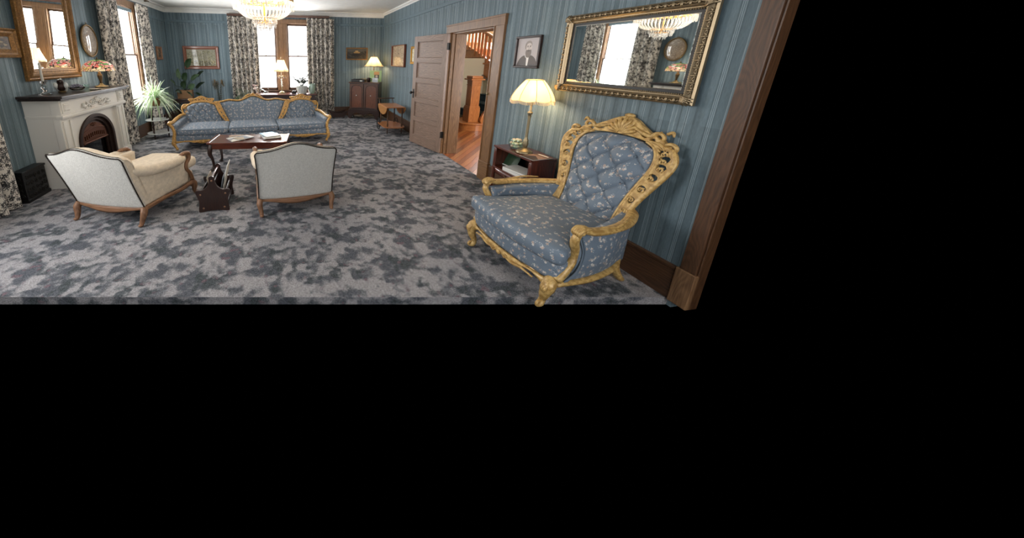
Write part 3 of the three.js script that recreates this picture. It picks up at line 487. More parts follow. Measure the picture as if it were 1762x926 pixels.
// ---------------------------------------------------------------- fireplace against the left wall (local +z faces the room, +x runs away from the camera)
{
  const f = thing('fireplace', 'white painted fireplace surround with carved frieze and arched cast iron insert', 'fireplace', [XL, 0, -5.14], Math.PI / 2);
  const L = .765, D = .38, HB = 1.095;
  mk('side_panel', [rspan(-L, -L + .03, 0, HB, 0, D - .09, .004), rspan(-L - .006, -L, .885, .915, 0, D, .004), rspan(-L - .005, -L, 0, .15, 0, D - .03, .004)], M.white, f);
  mk('side_panel', [rspan(L - .03, L, 0, HB, 0, D - .09, .004), rspan(L, L + .006, .885, .915, 0, D, .004)], M.white, f);
  const arch = (w, ys, h, n = 22) => { const a = [[-w, -.0], [-w, ys]]; for (let i = 1; i < n; i++) { const t = Math.PI * (1 - i / n); a.push([Math.cos(t) * w, ys + Math.sin(t) * h]); } a.push([w, ys], [w, 0]); return a; };
  const AW = .435, AY = .46, AH = .36;
  mk('front_panel', extr([[-L + .2, 0], [-L + .2, .9], [L - .2, .9], [L - .2, 0], [AW, 0], ...arch(AW, AY, AH).slice(1, -1).reverse(), [-AW, 0]], .03).translate(0, 0, D - .085), M.white, f);
  for (const s of [-1, 1]) {
    const p = mk('pilaster', [rspan(s * (L + .002), s * (L - .22), 0, .89, D - .1, D - .02, .004), rspan(s * (L - .03), s * (L - .07), .2, .84, D - .02, D - .008, .004), rspan(s * (L - .15), s * (L - .19), .2, .84, D - .02, D - .008, .004), rspan(s * (L + .004), s * (L - .225), 0, .17, D - .06, D, .004)], M.white, f); void p;
    mk('corner_block', [rspan(s * (L + .003), s * (L - .19), .88, HB, D - .1, D + .004, .004), rspan(s * (L - .02), s * (L - .17), .935, 1.075, D, D + .014, .004), rspan(s * (L - .045), s * (L - .145), .96, 1.05, D + .01, D + .022, .005), ...[0, 1, 2].map((i) => rspan(s * (L - .055), s * (L - .135), .972 + i * .026, .982 + i * .026, D + .018, D + .028, .003))], M.white, f);
  }
  mk('frieze', rspan(-L + .19, L - .19, .9, HB, D - .05, D - .006, .004), M.white, f);
  mk('ledge', [rspan(-L - .012, L + .012, .885, .915, D - .06, D + .022, .006), rspan(-L - .004, L + .004, .868, .885, D - .06, D + .01, .005)], M.white, f);
  // carved garland: central shell, scrolls and leaves
  const orn = [], z = D + .004;
  for (let i = 0; i < 7; i++) { const a = Math.PI * (.15 + .7 * i / 6); orn.push(tube([[0, .985, z], [Math.cos(a) * .04, .985 + Math.sin(a) * .045, z + .006], [Math.cos(a) * .07, .985 + Math.sin(a) * .08, z]], [.006, .012, .004], { seg: 6 })); }
  const wing = [];
  wing.push(tube(spiral(.1, .99, z, .05, .012, 3.6, -1.2), [.009, .006], { seg: 6, n: 26 }), tube([[.06, .96, z], [.13, .945, z], [.2, .985, z], [.27, .965, z], [.33, .985, z]], [.01, .012, .008], { seg: 6 }), tube(spiral(.3, .985, z, .035, .008, 4.2, 1.1), [.009, .005], { seg: 6, n: 22 }));
  for (let i = 0; i < 9; i++) { const x = .06 + i * .032, y = .97 + .018 * Math.sin(i * 1.7), a = i % 2 ? 1.1 : -.9; wing.push(ball(.02, x, y + (i % 2 ? .018 : -.016), z, 1.1, .5, .45, 8)); wing.push(tube([[x, y, z], [x + .02, y + Math.sin(a) * .03, z + .004], [x + .034, y + Math.sin(a) * .045, z]], [.005, .008, .002], { seg: 5, n: 5 })); }
  mk('carved_garland', [orn, wing.flatMap((g) => both(g))], M.white, f);
  const sh = mk('mantel_shelf', [rspan(-L - .07, L + .05, 1.12, 1.15, 0, D + .09, .006), rspan(-L - .05, L + .03, 1.095, 1.12, 0, D + .06, .006)], M.darkShelf, f, { grain: 0 }); sh.userData.label = 'almost black wooden mantel shelf';
  // cast iron insert: arched bands, hood with slots, dark glass
  const band = (w0, h0, w1, h1, dep, zz) => extr([...arch(w0, AY, h0), ...arch(w1, AY, h1).reverse()], dep, { bevel: .004 }).translate(0, 0, zz);
  const ins = mk('insert_frame', [band(AW, AH, AW - .05, AH - .045, .05, D - .07), band(AW - .05, AH - .045, AW - .1, AH - .09, .04, D - .1), band(AW - .1, AH - .09, AW - .135, AH - .125, .03, D - .12)], M.castBrown, f); ins.userData.label = 'dark brown cast iron arch';
  const hoodPts = arch(AW - .13, AY, AH - .12).map(([x, y]) => [x, Math.max(y, .43)]);
  const slots = []; for (let i = -5; i <= 5; i++) { const x = i * .047, b = .49 + .018 * Math.cos(i * .5), t = .545 + .025 * Math.cos(i * .32); slots.push([[x - .013, b], [x + .013, b], [x + .014, t - .012], [x, t], [x - .014, t - .012]]); }
  const hd = mk('hood', [extr(hoodPts, .02, { holes: slots, bevel: .002 }).translate(0, 0, D - .11), tube([[-.3, .445, D - .095], [0, .455, D - .075], [.3, .445, D - .095]], .014, { seg: 8 }), tube([[-.27, .585, D - .098], [0, .63, D - .095], [.27, .585, D - .098]], .006, { seg: 6 }), ...[-2, -1, 0, 1, 2].map((i) => tube([[0, .645, D - .1], [i * .025, .675, D - .09], [i * .04, .7 - Math.abs(i) * .008, D - .1]], [.004, .008, .003], { seg: 6 }))], M.copper, f); hd.userData.label = 'copper brown hood with slots';
  mk('firebox', [span(-AW, AW, 0, AY + AH, D - .3, D - .28), span(-AW, -AW + .01, 0, AY + .1, D - .3, D - .09), span(AW - .01, AW, 0, AY + .1, D - .3, D - .09), span(-AW, AW, -.0, .02, D - .3, D - .06)], M.black, f);
  mk('fire_glass', span(-AW + .13, AW - .13, .12, .44, D - .15, D - .145), M.blackGloss, f);
  mk('grate', [...[-4, -3, -2, -1, 0, 1, 2, 3, 4].map((i) => rspan(i * .06 - .008, i * .06 + .008, .05, .13, D - .14, D - .12)), rspan(-.3, .3, .12, .14, D - .15, D - .11), rspan(-.34, .34, 0, .05, D - .16, D - .06)], M.iron, f);
}

// ---------------------------------------------------------------- mirrors and pictures
function frameBars(w, h, fw, fd, r = .006) { return [rspan(-w / 2, w / 2, h / 2 - fw, h / 2, 0, fd, r), rspan(-w / 2, w / 2, -h / 2, -h / 2 + fw, 0, fd, r), rspan(-w / 2, -w / 2 + fw, -h / 2 + fw, h / 2 - fw, 0, fd, r), rspan(w / 2 - fw, w / 2, -h / 2 + fw, h / 2 - fw, 0, fd, r)]; }
function mitred(w, h, prof) {                                   // frame of a moulding: prof = [[distance from the outer edge, height off the wall]...]
  const pos = [], idx = [], n = prof.length, C = [[-1, -1], [1, -1], [1, 1], [-1, 1]];
  for (let k = 0; k < 4; k++) { const a = C[k], b = C[(k + 1) % 4]; for (let i = 0; i < n - 1; i++) { const q = [[a, i], [b, i], [b, i + 1], [a, i + 1]].map(([c, j]) => [c[0] * (w / 2 - prof[j][0]), c[1] * (h / 2 - prof[j][0]), prof[j][1]]); const s = pos.length / 3; q.forEach((p) => pos.push(...p)); idx.push(s, s + 1, s + 2, s, s + 2, s + 3); } }
  const g = new THREE.BufferGeometry(); g.setAttribute('position', new THREE.Float32BufferAttribute(pos, 3)); g.setIndex(idx); const o = g.toNonIndexed(); o.computeVertexNormals(); return o;
}
{
  const m = thing('wall_mirror', 'tall rectangular mirror in stepped gold frame leaning above the mantel', 'mirror', [XL + .012, 1.31, -5.015], Math.PI / 2);
  const w = 1.03, h = 1.22; m.rotation.order = 'YXZ'; m.rotation.x = 2.4 * Math.PI / 180;
  mk('frame', mitred(w, h, [[0, 0], [0, .035], [.012, .045], [.02, .03], [.034, .03], [.042, .05], [.06, .056], [.075, .04], [.1, .03], [.108, .036], [.12, .036], [.128, .02], [.14, .018], [.14, .008]]).translate(0, h / 2, 0), M.gilt, m);
  mk('mirror_glass', rspan(-w / 2 + .13, w / 2 - .13, .13, h - .13, .004, .01, .001), M.mirror, m);
}
{
  const m = thing('wall_mirror', 'wide mirror in ornate carved champagne gold frame above the blue armchair', 'mirror', [XR - .014, 1.65, -2.265], -Math.PI / 2 + .0105);
  const w = 1.12, h = .66, fw = .066;
  mk('backing', rspan(-w / 2 + .006, w / 2 - .006, -h / 2 + .006, h / 2 - .006, 0, .018, .003), M.black, m);
  const fr = mk('frame', mitred(w, h, [[0, .012], [0, .03], [.01, .04], [.022, .034], [.03, .04], [.045, .05], [.054, .036], [.06, .036], [fw, .024], [fw, .016]]), M.champagne, m);
  const run = []; const leaf = (x, y, a) => { const g = []; for (const s of [-1, 1]) g.push(tube(spiral(s * .008, 0, .044, .016, .004, s > 0 ? .4 : 2.7, s * .9, 'xy', 9), [.0055, .003], { seg: 5, n: 12 })); g.push(ball(.012, 0, .01, .046, .7, 1.5, .7, 8)); const q = join(g.map((k) => k.toNonIndexed())); run.push(rotZ(q, a).translate(x, y, 0)); };
  const nx = 22, ny = 12;
  for (let i = 0; i < nx; i++) for (const s of [-1, 1]) leaf(lerp(-w / 2 + .05, w / 2 - .05, i / (nx - 1)), s * (h / 2 - .036), s > 0 ? 0 : Math.PI);
  for (let j = 1; j < ny; j++) for (const s of [-1, 1]) leaf(s * (w / 2 - .036), lerp(-h / 2 + .05, h / 2 - .05, j / ny), -s * Math.PI / 2);
  for (const sx of [-1, 1]) for (const sy of [-1, 1]) for (let i = 0; i < 5; i++) { const a = Math.atan2(sy, sx) + (i - 2) * .5; run.push(tube([[sx * (w / 2 - .06), sy * (h / 2 - .06), .05], [sx * (w / 2 - .04) + Math.cos(a) * .02, sy * (h / 2 - .04) + Math.sin(a) * .02, .06], [sx * (w / 2 - .035) + Math.cos(a) * .04, sy * (h / 2 - .035) + Math.sin(a) * .04, .04]], [.006, .011, .003], { seg: 6, n: 6 })); }
  mk('carving', run, M.champagne, fr);
  const beads = []; for (let i = 0; i <= 70; i++) for (const s of [-1, 1]) beads.push(ball(.0055, lerp(-w / 2 + fw, w / 2 - fw, i / 70), s * (h / 2 - fw), .024, 1, 1, 1, 6)); for (let i = 1; i < 36; i++) for (const s of [-1, 1]) beads.push(ball(.0055, s * (w / 2 - fw), lerp(-h / 2 + fw, h / 2 - fw, i / 36), .024, 1, 1, 1, 6));
  mk('beading', beads, M.champagne, fr);
  const bw = .028, gx = w / 2 - fw, gy = h / 2 - fw;
  const gl = mk('mirror_glass', rspan(-gx + bw, gx - bw, -gy + bw, gy - bw, .012, .0185, .0005), M.mirror, m);
  mk('bevel', mitred(2 * gx, 2 * gy, [[0, .0135], [bw, .0185]]), M.mirror, gl);
}
function picture(name, label, cat, pos, turn, w, h, fw, fd, mat, art, { mat2, prof, glass } = {}) {
  const p = thing(name, label, cat, pos, turn);
  mk('frame', prof ? mitred(w, h, prof) : frameBars(w, h, fw, fd), mat, p);
  mk('backing', rspan(-w / 2 + .004, w / 2 - .004, -h / 2 + .004, h / 2 - .004, 0, .006, .001), M.black, p);
  const g = new THREE.PlaneGeometry(w - 2 * fw + .004, h - 2 * fw + .004).translate(0, 0, .009);
  const a = mk('print', g, phy({ map: art, roughness: .55, clearcoat: glass ?? .3, clearcoatRoughness: .05 }), p, { keep: true });
  return p;
}
const art = (w, h, f) => canvasTex(w, h, f, false);
const blobs = (x, w, h, n, cols, r0, r1, y0 = 0, y1 = 1) => { for (let i = 0; i < n; i++) { x.fillStyle = cols[i % cols.length]; x.beginPath(); x.ellipse(rnd() * w, (y0 + rnd() * (y1 - y0)) * h, rr(r0, r1), rr(r0, r1) * .6, rnd() * 3, 0, 6.3); x.fill(); } };
const birch = art(512, 330, (x, w, h) => { x.fillStyle = '#8b8672'; x.fillRect(0, 0, w, h); blobs(x, w, h, 500, ['#77745c', '#969078', '#6a6a52', '#85805f'], 4, 20, .1, .95); blobs(x, w, h, 120, ['#4e4a3a', '#5c5640', '#6d6436'], 5, 22, .7, 1);
  for (const [px, ww] of [[.36, 9], [.55, 8], [.47, 4], [.24, 5], [.7, 5]]) { x.fillStyle = ww > 6 ? '#d4d2c8' : '#9a978a'; x.beginPath(); x.moveTo(px * w - 16, h * .12); x.lineTo(px * w - 16 + ww * .6, h * .12); x.lineTo(px * w + ww + 8, h); x.lineTo(px * w + 4, h); x.fill(); for (let i = 0; i < 9; i++) { x.strokeStyle = '#6f6c5e'; x.lineWidth = 1.6; x.beginPath(); const y = h * (.2 + i * .06); x.moveTo(px * w - 8, y + 20); x.lineTo(px * w + rr(-60, 60), y - rr(5, 30)); x.stroke(); } } blobs(x, w, h, 160, ['#a39a4e', '#857c40', '#bdb486'], 2, 6, .4, .9); });
picture('framed_picture', 'picture of pale birch trees in wide red-brown frame on far wall', 'picture', [-2.315, 1.585, ZF + .006], 0, .87, .575, .075, .03, M.redFrame, birch, { prof: [[0, 0], [0, .026], [.01, .032], [.05, .028], [.06, .02], [.07, .022], [.08, .01]] });
const dusk = art(384, 220, (x, w, h) => { x.fillStyle = '#2b2a26'; x.fillRect(0, 0, w, h); x.fillStyle = '#4a4a44'; x.fillRect(0, 0, w, h * .3); blobs(x, w, h, 60, ['#1c1b18', '#33302a', '#3f3a30'], 10, 50, .3, 1); x.fillStyle = '#9a7a4a'; x.beginPath(); x.ellipse(w * .5, h * .38, 64, 22, 0, 0, 6.3); x.fill(); x.fillStyle = '#b59a66'; x.fillRect(w * .42, h * .2, 56, 18); x.fillStyle = '#17150f'; x.beginPath(); x.ellipse(w * .5, h * .6, 110, 34, 0, 0, 6.3); x.fill(); });
picture('framed_picture', 'small dark landscape painting in thin gold frame above the radio cabinet', 'picture', [1.795, 1.72, ZF + .006], 0, .61, .33, .03, .025, M.gilt, dusk, {});
const map1 = art(320, 320, (x, w, h) => { x.fillStyle = '#b7a184'; x.fillRect(0, 0, w, h); blobs(x, w, h, 380, ['#7d6a55', '#a48d70', '#94805f', '#c4b092', '#8a7466'], 3, 13); x.strokeStyle = '#6b5947'; x.lineWidth = 2; for (let i = 0; i < 26; i++) { x.beginPath(); x.moveTo(rnd() * w, rnd() * h); for (let k = 0; k < 4; k++) x.lineTo(rnd() * w, rnd() * h); x.globalAlpha = .25; x.stroke(); } x.globalAlpha = 1; });
picture('framed_picture', 'square brown tapestry print in thin wooden frame beyond the open door', 'picture', [XR - .006, 1.66, -7.87], -Math.PI / 2, 1.0, .5, .02, .05, M.redFrame, map1, {});
const pale = art(64, 128, (x, w, h) => { x.fillStyle = '#d9cfae'; x.fillRect(0, 0, w, h); blobs(x, w, h, 40, ['#c9b98c', '#e4dcc2'], 3, 10); });
picture('framed_picture', 'narrow gilt framed picture half hidden by the edge of the open door', 'picture', [XR - .006, 1.67, -6.72], -Math.PI / 2, .56, .36, .05, .03, M.gold, pale, {});
const man = art(320, 272, (x, w, h) => {                        // an old grey portrait photograph: bearded sitter in a dark coat
  x.fillStyle = '#b9b2b3'; x.fillRect(0, 0, w, h); const g = (c, f) => { x.fillStyle = c; x.beginPath(); f(); x.fill(); };
  g('#5f5856', () => { x.moveTo(10, h); x.quadraticCurveTo(40, 178, 118, 168); x.lineTo(212, 168); x.quadraticCurveTo(282, 180, 312, h); });
  g('#e8e4e2', () => { x.moveTo(146, 176); x.lineTo(184, 176); x.lineTo(176, h - 4); x.lineTo(154, h - 4); }); g('#dcd8d6', () => { x.moveTo(118, 150); x.lineTo(150, 200); x.lineTo(126, 182); });
  g('#cbc1bc', () => x.ellipse(166, 92, 46, 60, 0, 0, 6.3)); g('#7d746e', () => { x.ellipse(168, 140, 42, 50, 0, 0, 6.3); }); g('#cbc1bc', () => x.ellipse(166, 84, 40, 40, 0, 0, 6.3));
  g('#9a918b', () => { x.moveTo(120, 78); x.quadraticCurveTo(112, 34, 146, 30); x.quadraticCurveTo(190, 20, 206, 50); x.quadraticCurveTo(212, 64, 208, 80); x.quadraticCurveTo(200, 52, 176, 50); x.quadraticCurveTo(134, 46, 128, 84); }); g('#8a817b', () => x.ellipse(121, 80, 9, 32, 0, 0, 6.3)); g('#5d5550', () => { x.ellipse(150, 86, 8, 4, 0, 0, 6.3); }); g('#5d5550', () => x.ellipse(186, 86, 8, 4, 0, 0, 6.3)); g('#6a615c', () => x.ellipse(150, 77, 12, 3, .1, 0, 6.3)); g('#6a615c', () => x.ellipse(187, 77, 12, 3, -.1, 0, 6.3)); g('#b3a8a2', () => x.ellipse(169, 100, 7, 15, 0, 0, 6.3)); g('#655c57', () => x.ellipse(168, 122, 24, 8, 0, 0, 6.3)); });
picture('framed_portrait', 'old black and white portrait of a bearded man in dark frame', 'portrait', [XR - .002, 1.678, -3.35], -Math.PI / 2, .39, .335, .022, .034, M.mahoganyDark, man, {});
const tiny = art(128, 128, (x, w, h) => { x.fillStyle = '#4a3a2a'; x.fillRect(0, 0, w, h); blobs(x, w, h, 40, ['#2e261e', '#6e5a3e', '#8c7a5a'], 6, 20); });
picture('framed_picture', 'small gold framed picture at the left edge beside the mantel mirror', 'picture', [XL + .006, 1.735, -4.25], Math.PI / 2, .48, .31, .085, .04, M.gilt, tiny, { prof: [[0, 0], [0, .04], [.012, .045], [.03, .03], [.05, .034], [.07, .022], [.088, .012]] });
picture('framed_picture', 'little dark picture in brown frame beside the far left corner', 'picture', [XL + .006, 1.685, -8.72], Math.PI / 2, .3, .3, .05, .03, M.frameWood, tiny, { prof: [[0, 0], [0, .03], [.015, .035], [.04, .022], [.055, .012]] });
{
  const o = thing('oval_picture', 'oval picture under domed glass in thin brown frame between mirror and curtain', 'picture', [XL + .01, 1.83, -5.92], Math.PI / 2);
  const R = (r, z) => { const p = []; for (let i = 0; i < 40; i++) { const a = i / 40 * 6.2832; p.push(V(Math.cos(a) * .205 * r, Math.sin(a) * .235 * r, z)); } return p; };
  mk('frame', tube(R(.97, .02), .016, { closed: true, n: 56, seg: 8 }), M.bronze, o);
  mk('hanging_loop', [tube(spiral(0, .25, .015, .016, .016, 0, 1), .004, { seg: 6, n: 18 }), rbox(.03, .014, .012, .004, 0, .235, .018)], M.bronze, o);
  const lace = canvasTex(256, 256, (x, w) => { x.fillStyle = '#7d6d5b'; x.fillRect(0, 0, w, w); blobs(x, w, w, 420, ['#5e4f41', '#978672', '#6d5c4c', '#a49480', '#8a7866'], 3, 9); }, false);
  const dome = (k, h) => sheet((u, v) => { const a = -u * 6.28318, r = v; return V(Math.cos(a) * .2 * r * k, Math.sin(a) * .23 * r * k, .012 + h * Math.sqrt(Math.max(0, 1 - r * r))); }, 40, 12, 0, (u, v) => [.5 + Math.cos(u * 6.2832) * v * .5, .5 + Math.sin(u * 6.2832) * v * .5]);
  mk('print', dome(.98, .04), phy({ map: lace, roughness: .5, clearcoat: 1, clearcoatRoughness: .02, side: THREE.DoubleSide }), o, { keep: true });
}

// ---------------------------------------------------------------- things on the mantel shelf (top at y = 1.15)
const MS = 1.151;
{
  const c = thing('candlestick', 'clear cut glass candlestick holding a candle on the mantel', 'candlestick', [-2.93, MS, -4.53]);
  mk('foot', lathe([[0, 0], [.062, 0], [.064, .008], [.05, .016], [.03, .028], [.018, .04], [0, .04]], 8), M.crystal, c);
  mk('stem', lathe([[0, .04], [.016, .04], [.02, .055], [.028, .075], [.03, .09], [.022, .105], [.026, .118], [.016, .125], [0, .125]], 8), M.crystal, c);
  mk('cup', lathe([[0, .125], [.02, .125], [.026, .14], [.045, .155], [.046, .16], [.02, .152], [.016, .14], [0, .138]], 16), M.crystal, c);
  one('candle', 'tall off-white taper candle standing in the glass candlestick', 'candle', [lathe([[0, .14], [.0135, .14], [.0125, .36], [.009, .372], [0, .374]], 16), cyl(.001, .001, .012, 0, .372, 0, 6)], M.wax, [-2.93, MS, -4.53]);
}
{
  const b = thing('bird_figurine', 'round silver and brown ceramic bird figurine on the mantel', 'figurine', [-2.93, MS, -4.83], .5);
  mk('base', lathe([[0, 0], [.042, 0], [.045, .008], [.03, .02], [0, .022]], 16), M.bronze, b);
  mk('body', ball(.06, 0, .075, 0, 1, .95, .9, 18), M.castBrown, b);
  for (const s of [-1, 1]) { const wg = []; for (let i = 0; i < 6; i++) wg.push(ball(.034, s * (.05 - i * .003), .09 - i * .01, .034 - i * .011, .75, 1.1, .7, 9)); mk('wing', wg, M.ceramic, b); }
  mk('head', [ball(.032, 0, .135, .01, 1.1, .8, 1, 14), ball(.014, 0, .13, .042, .7, .6, 1.2, 8)], M.castBrown, b);
  mk('crest', [ball(.016, 0, .16, .005, 1.2, .7, 1, 8), ball(.01, .01, .172, 0, 1, 1, 1, 7), ball(.011, -.016, .158, .015, 1, 1, 1, 7)], M.ceramic, b);
}
{
  const g = thing('glass_dish', 'low clear glass dish filled with pale lavender sprigs on the mantel', 'dish', [-2.86, MS, -5.02]);
  mk('bowl', lathe([[0, .004], [.045, .004], [.06, .01], [.085, .035], [.1, .05], [.096, .05], [.08, .037], [.055, .014], [0, .01]], 20), M.crystal, g);
  const lav = phy({ color: '#8f8a98', roughness: .8 }), gs = []; for (let i = 0; i < 60; i++) { const a = rnd() * 6.28, r = Math.sqrt(rnd()) * .075, h = .03 + (1 - r / .09) * .05 + rnd() * .02; gs.push(new THREE.IcosahedronGeometry(rr(.006, .012), 0).translate(Math.cos(a) * r, h, Math.sin(a) * r)); }
  const s = mk('sprigs', gs, lav, g); s.userData.kind = 'stuff';
  const st = []; for (let i = 0; i < 16; i++) { const a = rnd() * 6.28, r = rr(.03, .1); st.push(tube([[0, .03, 0], [Math.cos(a) * r * .7, .06, Math.sin(a) * r * .7], [Math.cos(a) * r, rr(.05, .1), Math.sin(a) * r]], .002, { seg: 4, n: 4 })); }
  mk('stems', st, M.leafDark, g);
  one('glass_tumbler', 'small clear glass between the lavender dish and the stained glass lamp', 'glass', lathe([[0, 0], [.03, 0], [.036, .07], [.033, .07], [.028, .006], [0, .006]], 16), M.glassThin, [-2.84, MS, -5.2]);
  one('mantel_tray', 'flat black oval tray in front of the stained glass lamp', 'tray', lathe([[0, 0], [.075, 0], [.095, .01], [.092, .012], [.073, .004], [0, .004]], 24).scale(.7, 1, 1), M.black, [-2.72, MS, -5.17]);
}
// stained glass lamp
{
  const sites = []; for (let i = 0; i < 240; i++) sites.push([rnd(), rnd()]);
  const pal = (v, i) => v > .72 ? ['#74a85a', '#93bd66', '#58904c', '#b6ca7c'][i % 4] : v > .3 ? ['#dc7a70', '#e29a90', '#ecb8ac', '#5f9a4a', '#ece4d2', '#d8665c', '#e0a28c', '#76a656'][i % 8] : ['#e0bc72', '#e6c48a', '#e3a992', '#ead2a6', '#d9a868'][i % 5];
  const hex = (c) => [1, 3, 5].map((k) => parseInt(c.slice(k, k + 2), 16)), lead = [22, 20, 16];
  const vor = (u, v) => { let d1 = 9, d2 = 9, b = 0; sites.forEach(([a, c], i) => { let dx = Math.abs(u - a); dx = Math.min(dx, 1 - dx) * 2.6; const d = dx * dx + (v - c) * (v - c); if (d < d1) { d2 = d1; d1 = d; b = i; } else if (d < d2) d2 = d; }); return [Math.sqrt(d2) - Math.sqrt(d1), b]; };
  const tif = dataTex(768, 256, (u, v) => { const [e, b] = vor(u, v); return e < .013 || v < .02 || v > .985 ? lead : hex(pal(sites[b][1], b)); });
  const mat = phy({ map: tif, emissiveMap: tif, emissive: new THREE.Color(1, 1, 1), emissiveIntensity: .5, roughness: .3, transmission: .12, thickness: 0, side: THREE.DoubleSide });
  const l = thing('stained_glass_lamp', 'table lamp with rose patterned stained glass dome shade on the mantel', 'lamp', [-2.85, MS, -5.6]);
  const base = []; for (let i = 0; i < 6; i++) { const a = i / 6 * 6.283; base.push(ball(.035, Math.cos(a) * .06, .012, Math.sin(a) * .06, 1, .35, 1, 10)); }
  mk('base', [lathe([[0, 0], [.085, 0], [.09, .008], [.07, .022], [.035, .035], [.018, .06], [0, .06]], 20), ...base], M.brass, l);
  mk('stem', lathe([[0, .05], [.02, .05], [.016, .075], [.024, .12], [.034, .165], [.03, .19], [.016, .2], [.024, .21], [.012, .22], [.01, .25], [0, .25]], 16), M.bronze, l);
  const R = .205, pr = (v) => [R * Math.cos(v * 1.42) * (1 + .03 * Math.sin(v * 3)), .235 + .165 * Math.sin(v * 1.5)];
  mk('shade', sheet((u, v) => { const [r, y] = pr(v), s = v < .12 ? 1 + .012 * Math.sin(u * 6.2832 * 24) * (1 - v / .12) : 1; return V(Math.cos(-u * 6.2832) * r * s, y, Math.sin(-u * 6.2832) * r * s); }, 72, 20, 0, (u, v) => [u, v]), mat, l, { keep: true });
  mk('finial', lathe([[0, .398], [.03, .398], [.026, .406], [.008, .412], [.01, .425], [.004, .44], [0, .442]], 12), M.bronze, l);
  mk('bulb', ball(.028, 0, .29, 0, 1, 1.2, 1), M.bulb, l);
  const p = new THREE.PointLight(new THREE.Color(1, .88, .7), .22); p.name = 'stained_glass_lamp_light'; p.position.set(-2.85, MS + .29, -5.6); p.castShadow = true; p.shadow.radius = 1.4; scene.add(p);
}
// black carved box standing by the fireplace
{
  const b = thing('carved_fire_screen', 'black carved wooden box standing between curtain and fireplace side', 'box', [-3.02, 0, -4.13], .04);
  const w = .1, h = .34, d = .36;
  mk('body', rspan(-w / 2, w / 2, .02, h, -d / 2, d / 2, .006), M.black, b); mk('lid', rspan(-w / 2 - .008, w / 2 + .008, h, h + .025, -d / 2 - .01, d / 2 + .01, .006), M.black, b); mk('plinth', rspan(-w / 2 - .008, w / 2 + .008, 0, .04, -d / 2 - .01, d / 2 + .01, .006), M.black, b);
  const cv = []; for (let i = 0; i < 5; i++) for (let j = 0; j < 4; j++) { const z = -d / 2 + .05 + i * .065, y = .075 + j * .07; cv.push(tube(spiral(w / 2 + .002, y, z, .026, .006, i + j, 1.2, 'zy', 9), .006, { seg: 5, n: 14 })); }
  for (let j = 0; j < 4; j++) cv.push(tube(spiral(0, .075 + j * .07, d / 2 + .002, .03, .006, j, 1.2, 'xy', 9), .006, { seg: 5, n: 14 }));
  mk('carving', cv, M.iron, b);
}

// ---------------------------------------------------------------- carved and upholstered furniture
function bend(g0, zf) { const g = g0.index ? g0.toNonIndexed() : g0, p = g.attributes.position; for (let i = 0; i < p.count; i++) p.setZ(i, p.getZ(i) + zf(p.getX(i), p.getY(i))); g.computeVertexNormals(); return g; }
const drop = (cx, cy, l, w, a, n = 10) => { const o = []; for (let i = 0; i < n; i++) { const t = i / n * 6.2832, u = Math.cos(t) * l, v = Math.sin(t) * w * (1 + .35 * Math.cos(t)); o.push([cx + u * Math.cos(a) - v * Math.sin(a), cy + u * Math.sin(a) + v * Math.cos(a)]); } return o; };
function band(outer, inner, holes, thick, zf, bevel = .006) {   // flat carved band between two open lines, pierced, set on the reclining plane zf
  return bend(extr([...outer, ...[...inner].reverse()], thick, { holes, bevel }), zf);
}
const line3 = (pts, zf, dz = 0) => pts.map(([x, y]) => V(x, y, zf(x, y) + dz));
function vine(pts, zf, n, r, dz) {                               // leafy scrolls alternating along a line
  const c = new THREE.CatmullRomCurve3(pts.map(([x, y]) => V(x, y, 0))), out = [];
  for (let i = 0; i < n; i++) { const t = (i + .5) / n, p = c.getPoint(t), T = c.getTangent(t), s = i % 2 ? 1 : -1, a = Math.atan2(T.y, T.x);
    const sp = spiral(0, 0, 0, r, r * .25, a + s * 2.2, -s * 1.05, 'xy', 9).map((q) => V(q.x + p.x, q.y + p.y, 0)); sp.forEach((q) => { q.z = zf(q.x, q.y) + dz; });
    out.push(tube(sp, [r * .34, r * .2], { seg: 6, n: 14 }));
    const l = [0, .5, 1].map((k) => { const b = a + s * .7 * k; return V(p.x + Math.cos(b) * r * 1.5 * k, p.y + Math.sin(b) * r * 1.5 * k, 0); }); l.forEach((q) => { q.z = zf(q.x, q.y) + dz + .003; }); out.push(tube(l, [r * .15, r * .4, r * .08], { seg: 6, n: 6 })); }
  return out;
}
function fan(cx, cy, r0, r1, a0, a1, n, zf, dz, rad) { const o = []; for (let i = 0; i < n; i++) { const a = lerp(a0, a1, i / (n - 1)), k = 1 - .22 * Math.abs(i / (n - 1) * 2 - 1); const P = [r0, lerp(r0, r1 * k, .55), r1 * k].map((r) => [cx + Math.cos(a) * r, cy + Math.sin(a) * r]); o.push(tube(P.map(([x, y], j) => V(x, y, zf(x, y) + dz + (j === 1 ? .008 : 0))), [rad * .4, rad, rad * .55], { seg: 7, n: 7 })); } return o; }
